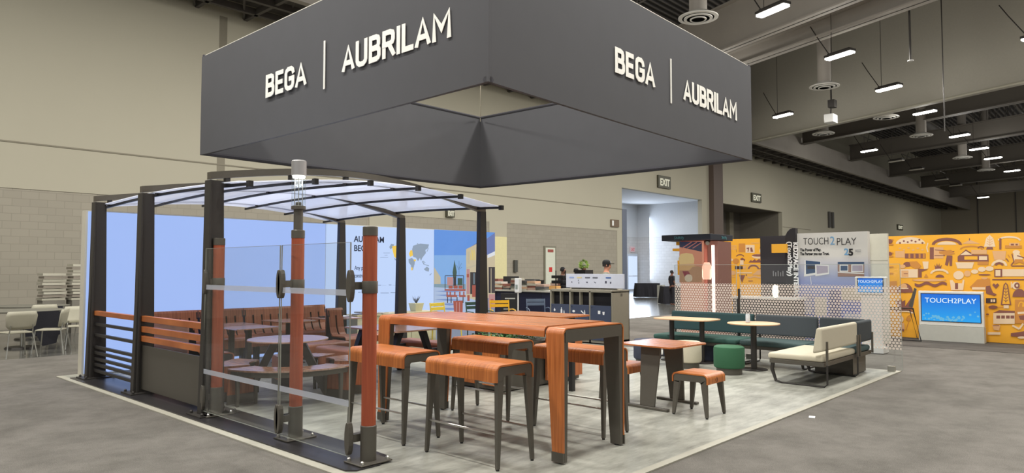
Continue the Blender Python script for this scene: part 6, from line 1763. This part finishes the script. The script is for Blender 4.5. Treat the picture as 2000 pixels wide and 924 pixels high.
for a in (-.17, .17):
    MB().box(-.01, .01, a - .01, a + .01, 0, 1.5).build('upright', BLACKP, t)
t = thing('potted_plant', 'round light green plant in a black pot seen over the header sign', 'potted plant', (15.3, 11.44, .0))
MB().box(-.18, .18, -.18, .18, 0, 1.52).build('pot_stand', BLACKP, t)
b = MB()
for i in range(260):
    a, e = random.uniform(0, 6.28), random.uniform(-1, 1.57)
    d = Vector((math.cos(a) * math.cos(e), math.sin(a) * math.cos(e), math.sin(e)))
    p = Vector((0, 0, 1.66)) + d * .1
    s_ = d.orthogonal().normalized() * .02
    b.add([p - s_, p + s_, p + d * .06], [(0, 1, 2)])
b.build('foliage', mat('bright foliage', (140, 170, 70), .6, 0, .3, 20), t)
# leaflet on the carpet
tag(MB().box(-.05, .05, -.03, .03, 0, .004).build('floor_card', WHITEM, loc=(7.63, 2.73, -.0115), rz=.3), 'small white card lying on the grey carpet at the right', 'card')
# ================================================================ MURAL WALLS
MC = {'w': (232, 206, 172), 't': (222, 172, 120), 'o': (202, 136, 60), 'b': (134, 84, 72), 'k': (66, 48, 48), 'y': (240, 178, 50)}
YEL = mat('yellow mural ground', (240, 174, 48), 0.7, 0, .02, 2)
t = thing('mural_wall', 'long yellow printed wall covered in brown and cream drawings at the right', 'display wall', (17.9, -.5, 0))
MB().box(-.09, .1, -6.0, 5.2, 0.0, 2.30).build('panel', YEL, t)
decal('mural_print', MURAL_A, 'X', 17.81, MC, 0, t, (17.9, -.5, 0), 'mural')
t = thing('mural_wall', 'narrow yellow printed wall with brown drawings left of the black booth tower', 'display wall', (17.9, 8.1, 0))
MB().box(-.09, .1, -.85, .52, 0, 2.34).build('panel', YEL, t)
decal('mural_print', MURAL_B, 'X', 17.81, MC, 0, t, (17.9, 8.1, 0), 'mural')

# ================================================================ TOUCH SCREEN KIOSKS
def kiosk_screen(loc, w_, z0, z1, label, base=True, txt=.15):
    t = thing('touch_screen', label, 'screen', loc, 0, 'white framed touch screens')
    MB().box(-.06, .06, -w_, w_, z0, z1).build('bezel', mat('white bezel', (226, 224, 218), .3), t, bevel=.015)
    MB().box(-.066, -.06, -w_ + .045, w_ - .045, z0 + .11 * (z1 - z0), z1 - .07 * (z1 - z0)).build('black_border', BLACKP, t)
    m, n, l, p = nt('lit screen ' + label[:10])
    p.inputs['Base Color'].default_value = (0, 0, 0, 1)
    tc = n.new('ShaderNodeTexCoord'); sp = n.new('ShaderNodeSeparateXYZ'); mr = n.new('ShaderNodeMapRange'); cr = n.new('ShaderNodeValToRGB')
    l.new(tc.outputs['Object'], sp.inputs[0]); l.new(sp.outputs['Z'], mr.inputs['Value'])
    mr.inputs['From Min'].default_value = z0; mr.inputs['From Max'].default_value = z1
    l.new(mr.outputs[0], cr.inputs[0])
    cr.color_ramp.elements[0].color = srgb(40, 170, 240); cr.color_ramp.elements[1].color = srgb(12, 96, 214)
    l.new(cr.outputs[0], p.inputs['Emission Color']); p.inputs['Emission Strength'].default_value = 1.0
    sc = MB().box(-.069, -.066, -w_ + .06, w_ - .06, z0 + .13 * (z1 - z0), z1 - .09 * (z1 - z0)).build('display', m, t)
    text('lettering', 'TOUCH2PLAY', txt, mat('screen lettering', (235, 250, 255), .5, emit=1.0), (-.072, 0, z0 + .66 * (z1 - z0)), XM, ZP, sc, align='CENTER', sx=1.0)
    b = MB()
    for i in range(46):
        y = random.uniform(-w_ + .1, w_ - .1)
        edge = abs(y) / w_
        z = z0 + (z1 - z0) * (.16 + random.random() * (.10 + .42 * edge ** 2.5))
        r_ = random.uniform(.012, .03) * w_ / .6
        b.add([(-.0715 - i * .00002, y + r_ * math.cos(a * PI / 5), z + r_ * math.sin(a * PI / 5)) for a in range(10)], [tuple(range(10))])
    b.build('bubbles', mat('screen bubbles', (110, 200, 245), .5, emit=.75), sc)['kind'] = 'stuff'
    return t
t = kiosk_screen((17.45, 3.29, 0), .60, .33, 1.07, 'large white framed screen on a low white base in front of the yellow mural')
MB().box(-.1, .12, -.60, .60, 0.0, .325).build('base', mat('white base', (196, 196, 186), .5), t)
t = kiosk_screen((14.2, 3.95, 0), .27, 1.07, 1.40, 'smaller white framed screen on a white stand behind the dotted glass', txt=.07)
MB().box(-.03, .05, -.18, .18, .1, 1.1).build('stand', WHITEP, t)
MB().box(-.15, .2, -.22, .22, 0, .1).build('base', WHITEP, t)
# chair sled frame before mural
t = thing('tilted_stand', 'black tube stand with a tilted grey panel left of the large screen', 'stand', (16.9, 4.05, 0))
b = MB()
b.tube([(0, .3, .7), (0, -.16, .7), (0, -.30, .02), (0, .42, .02)], .018, 8)
b.tube([(.0, .3, .66), (0, -.1, .66), (0, -.23, .06), (0, .42, .06)], .012, 8)
b.build('tube_frame', BLACKP, t)
MB().prism([(-.15, .72), (-.24, 1.12), (-.20, 1.14), (-.08, .74)], 'x', -.02, .02).build('panel', GREYM, t)

# ================================================================ BLACK AND WHITE EXHIBITION TOWER
t = thing('exhibition_panel', 'large white display panel reading TOUCH2PLAY with pictures of screens', 'display wall', (15.6, 5.1, 0))
m_, n_, l_, p_ = nt('panel print ground')
tc_ = n_.new('ShaderNodeTexCoord'); sp_ = n_.new('ShaderNodeSeparateXYZ'); cr_ = n_.new('ShaderNodeValToRGB'); mr_ = n_.new('ShaderNodeMapRange')
l_.new(tc_.outputs['Object'], sp_.inputs[0]); l_.new(sp_.outputs['Z'], mr_.inputs['Value']); mr_.inputs['From Max'].default_value = 2.35
l_.new(mr_.outputs[0], cr_.inputs[0]); l_.new(cr_.outputs[0], p_.inputs['Base Color']); p_.inputs['Roughness'].default_value = .6
cr_.color_ramp.elements[0].position = .3; cr_.color_ramp.elements[0].color = srgb(70, 98, 176)
cr_.color_ramp.elements[1].position = .78; cr_.color_ramp.elements[1].color = srgb(214, 212, 206)
e_ = cr_.color_ramp.elements.new(.55); e_.color = srgb(148, 158, 200)
MB().box(-.08, .08, -.73, .70, 0, 2.32).build('panel', m_, t)
text('lettering', 'TOUCH', .215, BLACKP, (-.088, .565, 2.07), XM, ZP, t, sx=.70, bold=-.002)
text('lettering', '2', .25, mat('blue print', (110, 160, 200), .6), (-.088, .01, 2.06), XM, ZP, t, sx=.85)
text('lettering', 'PLAY', .215, BLACKP, (-.088, -.12, 2.05), XM, ZP, t, sx=.82, bold=-.002)
text('lettering', 'The Power of Play.', .085, BLACKP, (-.088, .635, 1.93), XM, ZP, t, sx=.68, bold=.003)
text('lettering', 'The Partner you can Trust.', .085, BLACKP, (-.088, .635, 1.845), XM, ZP, t, sx=.65, bold=.003)
text('lettering', '2', .19, _m['blue print'], (-.088, -.27, 1.84), XM, ZP, t, bold=.004)
text('lettering', '5', .19, BLACKP, (-.089, -.36, 1.83), XM, ZP, t, bold=.008)
b = MB(); b.box(-.086, -.082, -.6, -.49, 1.93, 1.94); b.box(-.086, -.082, -.6, -.49, 1.90, 1.908)
b.build('caption_lines', mat('caption grey', (120, 122, 126), .6), t)
decal('picture_print', PANEL_PICS, 'X', 15.515, {'wf': (226, 226, 224), 'nb': (50, 76, 110), 'dk': (44, 42, 48), 'ps': (168, 160, 176), 'br': (150, 118, 104)}, 0, t, (15.6, 5.1, 0), 'panel')
SP = MB()
for i, (y0, y1, z0, z1, c_) in enumerate(((.35, .1, .55, .95, (196, 190, 180)), (.62, .40, .6, 1.0, (150, 152, 176)), (-.2, -.6, .9, 1.15, (186, 178, 160)), (-.25, -.62, .35, .62, (170, 176, 196)), (.05, -.18, .3, 1.1, (64, 72, 120)))):
    MB().box(-.088, -.082, y1, y0, z0, z1).build('picture', mat('poster patch %d' % i, c_, .6), t)
t = thing('cream_partition', 'plain cream white panel to the right of the TOUCH2PLAY panel', 'display panel', (15.95, 4.3, 0))
MB().box(-.05, .05, -.2, .22, .0, 2.28).build('panel', mat('cream panel', (216, 214, 198), .6), t)
MB().box(-.052, -.05, -.2, .22, 1.72, 1.725).build('joint', STN, t)
t = thing('banner_tower', 'black booth tower with a rounded top and white vertical lettering', 'banner', (15.52, 5.93, 0))
BLN = mat('black banner', (34, 32, 36), .6)
pr = [(-.12, 0), (-.12, 2.44), (-.06, 2.44), (.0, 2.42), (.06, 2.36), (.1, 2.28), (.11, 2.18), (.11, 0)]
MB().prism([(y, z) for y, z in pr], 'x', -.06, .08).build('tower', BLN, t)
text('lettering', 'KIDZPACE INTERACTIVE', .135, WHITEM, (-.066, -.075, 2.13), (0, 0, -1), (0, -1, 0), t, bold=.006, sx=.98)
text('lettering', '(Touch2Play)', .13, WHITEM, (-.066, .05, 2.15), (0, 0, -1), (0, -1, 0), t, bold=.005, sx=1.1)
t = thing('black_booth_wall', 'dark booth wall with small silver lettering left of the black tower', 'display wall', (15.9, 6.35, 0))
MB().box(-.05, .05, -.35, .42, 0, 2.3).build('panel', mat('dark booth panel', (46, 42, 46), .5), t)
b = MB()
for i in range(5): b.box(-.056, -.051, .12 - i * .055 - .01, .12 - i * .055 + .01, 1.38, 1.5 - .03 * (i % 2))
b.build('emblem', mat('silver lettering', (150, 150, 152), .4), t)
b = MB(); b.box(-.056, -.051, -.28, .3, 1.2, 1.24)
b.build('stripe', BLACKP, t)
t = thing('yellow_sign_box', 'small plain yellow box sign fixed high before the dark booth wall', 'sign', (15.3, 6.02, 1.9))
MB().box(-.05, .05, -.08, .24, 0, .19).build('box', YEL, t, bevel=.004)
MB().box(.05, .54, .05, .1, .05, .1).build('arm', BLACKP, t)
# round lamp glow on a low display behind the dotted glass
t = thing('display_lamp', 'bright oval lamp glowing low behind the dotted glass', 'lamp', (13.6, 5.52, 0))
MB().lathe([(.0, .98), (.045, 1.0), (.06, 1.1), (.045, 1.22), (.0, 1.24)], 20).build('shade', mat('glowing shade', (255, 236, 205), .5, emit=5), t, smooth=True)
MB().lathe([(.012, .02), (.012, 1.0)], 10).build('pole', BLACKP, t)
MB().lathe([(.12, 0), (.12, .02)], 20).build('base', BLACKP, t)
t = thing('booth_counter', 'dark low counter behind the dotted glass', 'counter', (14.9, 6.3, 0))
MB().box(-.25, .3, -.75, .6, 0, .9).build('body', mat('dark counter', (40, 36, 38), .6), t)
MB().box(-.28, .33, -.78, .63, .9, .94).build('top', WHITEP, t)

# ================================================================ GLOWING MENU KIOSK
t = thing('menu_kiosk', 'small kiosk with a dark roof band, salmon food print and a glowing corner tube', 'kiosk', (15.9, 8.2, 0))
NVY = mat('dark navy band', (34, 38, 48), .5)
MB().box(-.9, .25, -.62, .66, 2.22, 2.36).build('roof_band', NVY, t, bevel=.004)
text('lettering', 'Shiftify', .1, mat('teal print', (84, 140, 146), .6), (-.905, .32, 2.255), XM, ZP, t)
text('lettering', 'Shiftify', .1, _m['teal print'], (-.35, -.625, 2.255), YM, ZP, t)
MB().box(-.66, .2, -.33, .28, 0, 2.22).build('body', mat('salmon kiosk side', (196, 128, 112), .6), t)
MB().box(-.69, -.665, -.33, .28, .0, 2.2).build('print_panel', mat('salmon backlit panel', (232, 156, 124), .6, emit=.6), t)
decal('food_print', KIOSK_PRINT, 'X', 15.2, {'sal': (226, 150, 116), 'nav': (52, 54, 80), 'sal2': (196, 120, 110), 'crm': (240, 206, 140), 'crm2': (228, 180, 120), 'tan': (196, 148, 110), 'mrd': (150, 60, 70), 'wht': (226, 206, 176)}, .5, t, (15.9, 8.2, 0), 'kiosk')
MB().lathe([(.035, .1), (.035, 2.1)], 14, (-.66, -.56, 0)).build('light_tube', mat('pink white tube', (255, 206, 190), .5, emit=4.5), t, smooth=True)
MB().box(-.5, .2, -.6, -.34, 0, 2.2).build('niche', mat('salmon niche', (216, 140, 118), .5, emit=.25), t)
b = MB()
for i in range(4): b.tube([(-.62, -.4 + i * .2, 2.15), (-.45, -.35 + i * .2, 2.22)], .05, 10)
b.build('spotlights', STEEL, t)
for y, z, h in ((.44, 1.98, .06), (.34, 2.12, .08)):
    MB().box(-.7, -.3, y - .16, y + .04, z, z + h).build('yellow_bracket', YEL, t)
MB().box(-.68, -.5, .29, .36, 1.4, 1.75).build('yellow_flap', YEL, t)
MB().lathe([(.09, 1.3), (.11, 1.36), (.11, 1.6), (.06, 1.7)], 20, (-.72, -.43, 0)).build('display_jar', mat('glowing jar', (250, 190, 160), .4, emit=1.2), t, smooth=True)
area('kiosk_glow', (-.72, -.45, 1.4), .3, 1.2, 14, (1, .7, .55), (0, R(90), 0), t)

# ================================================================ LOBBY TABLES AND LEFT DINING AREA
def draped(loc, rz, ln, label):
    t = thing('draped_table', label, 'table', loc, rz, 'tables with black drapes')
    MB().box(-ln, ln, -.38, .38, .73, .76).build('tabletop', DARK, t)
    b = MB()
    N = 40
    pr = []
    for i in range(N):
        a = 2 * PI * i / N
        c_, s_ = math.cos(a), math.sin(a)
        k_ = 1 / max(abs(c_), abs(s_))
        w_ = .03 * math.sin(a * 11)
        pr.append((c_ * k_, s_ * k_, w_))
    v = [(x * ln, y * .38, .765) for x, y, w_ in pr] + [(x * (ln + .06 + w_), y * (.42 + w_), .01) for x, y, w_ in pr]
    b.add(v, [(i, (i + 1) % N, N + (i + 1) % N, N + i) for i in range(N)] + [tuple(range(N))])
    b.build('drape', BLACKF, t)
    return t
draped((33.3, 20.6, 0), R(-47), .62, 'black draped table in front of the bright lobby opening, the farther one')
draped((27.8, 15.9, 0), R(-47), .48, 'black draped table in front of the lobby opening, nearer and to the right')
t = thing('display_stand', 'small pale leaflet stand between the two black draped tables', 'stand', (32.4, 19.2, 0))
MB().box(-.15, .15, -.15, .15, 0, .7).build('body', mat('grey leaflets', (150, 150, 142), .6, 0, .4, 18), t)

GSH = mat('beige chair shell', (172, 168, 150), .5)
CHR = mat('chrome tube', (190, 190, 184), .25, .9)
_first = []
def shell_chair(x, y, rz, label):
    """stacking chair with a wide pale shell on chrome legs; faces local +Y"""
    g = 'pale stacking chairs at the left'
    if _first:
        return dup(_first[0], (x, y, -.02), rz, label, g)
    t = thing('stacking_chair', label, 'chair', (x, y, -.02), rz, g)
    b = MB(); b.prism([(-.19, -.2), (.19, -.2), (.23, .2), (-.23, .2)], 'z', .43, .455)
    b.build('seat', GSH, t, bevel=.012)
    N = 8
    v, f = [], []
    for z, w_, yy in ((.50, .17, -.20), (.56, .23, -.225), (.74, .25, -.255), (.82, .22, -.27)):
        for i in range(N + 1):
            u = -1 + 2 * i / N
            v.append((w_ * u, yy + .04 * u * u, z))
    for r_ in range(3):
        for i in range(N):
            a = r_ * (N + 1) + i
            f.append((a, a + 1, a + N + 2, a + N + 1))
    bk = MB().add(v, f).build('backrest', GSH, t, smooth=True)
    so = bk.modifiers.new('thickness', 'SOLIDIFY'); so.thickness = .014
    for sx in (-1, 1):
        b = MB(); b.tube([(sx * .2, .2, .44), (sx * .24, .24, .01)], .011, 6)
        b.build('leg', CHR, t, smooth=True)
        b = MB(); b.tube([(sx * .17, -.235, .58), (sx * .18, -.2, .44), (sx * .24, -.27, .01)], .011, 6)
        b.build('leg', CHR, t, smooth=True)
    _first.append(t)
    return t
chairs = ((3.25, 14.95, 8, 'pale stacking chair at the left edge, front row, back turned to the viewer'), (3.85, 15.2, 60, 'pale stacking chair turned sideways near the hanging black cloth'),
          (4.45, 15.72, 170, 'pale stacking chair facing the viewer right of the hanging black cloth'), (4.98, 16.35, 100, 'pale stacking chair close to the lightbox edge'),
          (4.2, 17.4, 5, 'wide backed pale chair in the second row before the wall'), (3.1, 17.75, 175, 'pale stacking chair behind the front table'),
          (3.2, 18.3, 40, 'pale stacking chair in the back row at the left'), (5.25, 17.7, 10, 'pale stacking chair in the second row near the lightbox'),
          (2.5, 15.6, 60, 'pale stacking chair cut by the left edge of the photo'), (2.9, 17.4, 120, 'pale stacking chair half seen behind the left table'),
          (5.4, 16.9, 95, 'pale stacking chair by the lightbox edge behind another one'))
for x, y, a, lab in chairs:
    shell_chair(x, y, R(a), lab)
def dining_table(x, y, label):
    t = thing('dining_table', label, 'table', (x, y, -.02), .2, 'tables with dark cloths at the left')
    MB().lathe([(.74, .72), (.75, .74), (.75, .75)], 40).build('tabletop', mat('grey tabletop', (120, 118, 108), .5), t, smooth=True)
    b = MB()
    b.box(-.3, .3, -.76, -.745, .28, .75)
    b.add([(-.2, -.75, .5), (.35, -.77, .5), (.25, -.77, .12), (.0, -.78, .08)], [(0, 1, 2, 3)])
    b.build('cloth', BLACKF, t)
    MB().lathe([(.04, .02), (.04, .72)], 12).build('column', CHR, t)
    MB().lathe([(.3, 0), (.28, .03)], 24).build('base', DARK, t)
    return t
dining_table(3.72, 16.62, 'round dark clothed table among the front pale chairs')
dining_table(4.3, 18.6, 'round dark clothed table among the rear pale chairs')
dining_table(2.2, 16.8, 'round dark clothed table at the left edge')
for j, (x, y, n2, lab) in enumerate(((5.02, 19.9, 9, 'left pile'), (5.6, 19.75, 12, 'right pile'))):
    z = -.02
    tag(MB().box(-.24, .24, -.24, .24, 0, .8).build('crate', mat('grey crate', (120, 116, 106), .7), loc=(x, y, z)), 'grey crate carrying the %s of trays by the lightbox' % lab, 'crate', 'crates under the trays')
    z = .785
    for i in range(n2):
        h = .075
        tag(MB().box(-.24, .24, -.24, .24, 0, h - .022).build('tray', mat('tray %d' % (i % 3), ((168, 164, 148), (138, 130, 118), (186, 182, 166))[i % 3], .6), loc=(x + (i * 37 % 5 - 2) * .008, y, z)),
            'flat tray in the %s near the lightbox, %s from its bottom' % (lab, ['first', 'second', 'third', 'fourth', 'fifth', 'sixth', 'seventh', 'eighth', 'ninth', 'tenth', 'eleventh', 'twelfth'][i]), 'tray', 'stacked trays by the wall')
        z += h
# ================================================================ PEOPLE
SKIN = mat('skin', (196, 138, 112), .6)
SKIND = mat('darker skin', (112, 74, 58), .6)
def skin_mesh(name, verts, edges, radii, root, m, parent, sub=2):
    me = bpy.data.meshes.new(name)
    me.from_pydata(verts, edges, [])
    me.materials.append(m)
    o = bpy.data.objects.new(name, me)
    C.objects.link(o)
    o.parent = parent
    sk = o.modifiers.new('skin', 'SKIN')
    if not me.skin_vertices:
        me.attributes.new  # layer is created with the modifier evaluated below
    b = bmesh.new()
    b.from_mesh(me)
    lay = b.verts.layers.skin.verify()
    b.verts.ensure_lookup_table()
    for i, v in enumerate(b.verts):
        r = radii[i]
        v[lay].radius = r if isinstance(r, tuple) else (r, r)
        v[lay].use_root = (i == root)
    b.to_mesh(me)
    b.free()
    sk.use_smooth_shade = True
    sb = o.modifiers.new('sub', 'SUBSURF')
    sb.levels = sb.render_levels = sub
    return o
def person(loc, rz, label, skin, shirt, pants, hair, cap=None, sc=1.0, detail=True):
    """standing figure 1.72 m tall, faces local -Y"""
    t = thing('person', label, 'person', loc, rz)
    t.scale = (sc, sc, sc)
    V = [(0, 0, .93), (0, 0, 1.10), (0, .01, 1.28), (0, .015, 1.42), (0, .01, 1.50), (0, -.005, 1.56), (0, -.012, 1.63), (0, 0, 1.69)]
    E_ = [(0, 1), (1, 2), (2, 3), (3, 4), (4, 5), (5, 6), (6, 7)]
    Rr = [(.15, .11), (.135, .1), (.16, .11), (.12, .08), .052, (.062, .075), (.075, .09), (.055, .065)]
    def add(p, par, r):
        V.append(p); Rr.append(r); E_.append((par, len(V) - 1)); return len(V) - 1
    for s in (-1, 1):
        a = add((s * .19, .01, 1.40), 3, .055)
        a = add((s * .24, .02, 1.14), a, .042)
        a = add((s * .22, -.10, .93), a, .032)
        h = add((s * .215, -.14, .86), a, (.036, .02))
        if detail:
            for k_, dx in enumerate((-.024, -.008, .008, .024)):
                f_ = add((s * .215 + dx, -.17, .80), h, .0095)
                add((s * .215 + dx * 1.1, -.165, .765 + .006 * abs(k_ - 1.5)), f_, .008)
            th = add((s * .215 - s * .036, -.155, .83), h, .010)
            add((s * .215 - s * .042, -.175, .80), th, .009)
        l_ = add((s * .095, 0, .86), 0, .085)
        l_ = add((s * .11, -.01, .50), l_, .058)
        l_ = add((s * .115, .02, .10), l_, .04)
        add((s * .12, -.1, .035), l_, .036)
    add((0, -.10, 1.60), 6, .014)
    skin_mesh('body', V, E_, Rr, 0, skin, t)
    V = [(0, .0, .92), (0, 0, 1.10), (0, .01, 1.28), (0, .015, 1.42), (-.19, .01, 1.40), (-.23, .02, 1.2), (.19, .01, 1.40), (.23, .02, 1.2)]
    skin_mesh('shirt', V, [(0, 1), (1, 2), (2, 3), (3, 4), (4, 5), (3, 6), (6, 7)], [(.175, .13), (.16, .12), (.18, .13), (.125, .09), .07, .06, .07, .06], 0, shirt, t)
    V = [(0, 0, .95), (-.1, 0, .84), (-.11, -.01, .5), (-.115, .02, .1), (.1, 0, .84), (.11, -.01, .5), (.115, .02, .1)]
    skin_mesh('trousers', V, [(0, 1), (1, 2), (2, 3), (0, 4), (4, 5), (5, 6)], [(.16, .12), .1, .075, .06, .1, .075, .06], 0, pants, t)
    b = MB()
    b.lathe([(.082, 1.60), (.086, 1.64), (.078, 1.69), (.05, 1.725), (.0, 1.735)], 20, (0, .014, 0))
    b.build('hair', hair, t, smooth=True)
    if detail:
        for s in (-1, 1):
            MB().lathe([(.0, -.007), (.007, 0), (.0, .007)], 8, (s * .026, -.088, 1.635)).build('eye', BLACKP, t)
            b = MB(); b.lathe([(.0, -.025), (.014, 0), (.0, .025)], 8, (s * .08, .0, 1.625)); b.build('ear', skin, t)
        MB().box(-.022, .022, -.09, -.082, 1.568, 1.574).build('mouth', mat('lips', (150, 84, 76), .6), t)
    if cap:
        b = MB(); b.lathe([(.092, 1.655), (.095, 1.68), (.088, 1.72), (.055, 1.752), (.0, 1.76)], 24, (0, .008, 0))
        c_ = b.build('cap', cap, t, smooth=True)
        b = MB(); b.prism([(-.075, -.06), (-.07, -.13), (-.035, -.17), (.035, -.17), (.07, -.13), (.075, -.06)], 'z', 1.66, 1.672)
        b.build('cap_brim', cap, c_)
        MB().box(-.02, .02, -.095, -.085, 1.69, 1.715).build('cap_emblem', WHITEM, c_)
    return t
# man behind the recycling station, face turned to the right of the picture
person((13.2, 9.22, 0), R(30), 'person in a black cap and grey shirt standing behind the recycling station', SKIN, mat('grey shirt', (120, 122, 110), .85), mat('dark trousers', (46, 46, 52), .85), mat('dark hair', (40, 34, 32), .8), mat('black cap', (30, 30, 32), .8))
person((16.2, 12.87, 0), R(10), 'person in black beside the black rack, left of two others', SKIND, BLACKF, BLACKF, mat('black hair', (22, 20, 22), .8), sc=.925, detail=False)
person((16.35, 12.5, 0), R(-40), 'person with black hair bending low between two others', SKIND, BLACKF, BLACKF, _m['black hair'], sc=.905, detail=False)
person((16.2, 12.12, 0), R(-20), 'person in dark brown with black hair, left of the green plant', SKIND, mat('brown top', (74, 48, 40), .85), BLACKF, _m['black hair'], sc=.96, detail=False)
person((26.2, 15.0, 0), R(60), 'person in black behind the nearer draped table, left of the glowing kiosk', SKIND, BLACKF, BLACKF, _m['black hair'], sc=.86, detail=False)
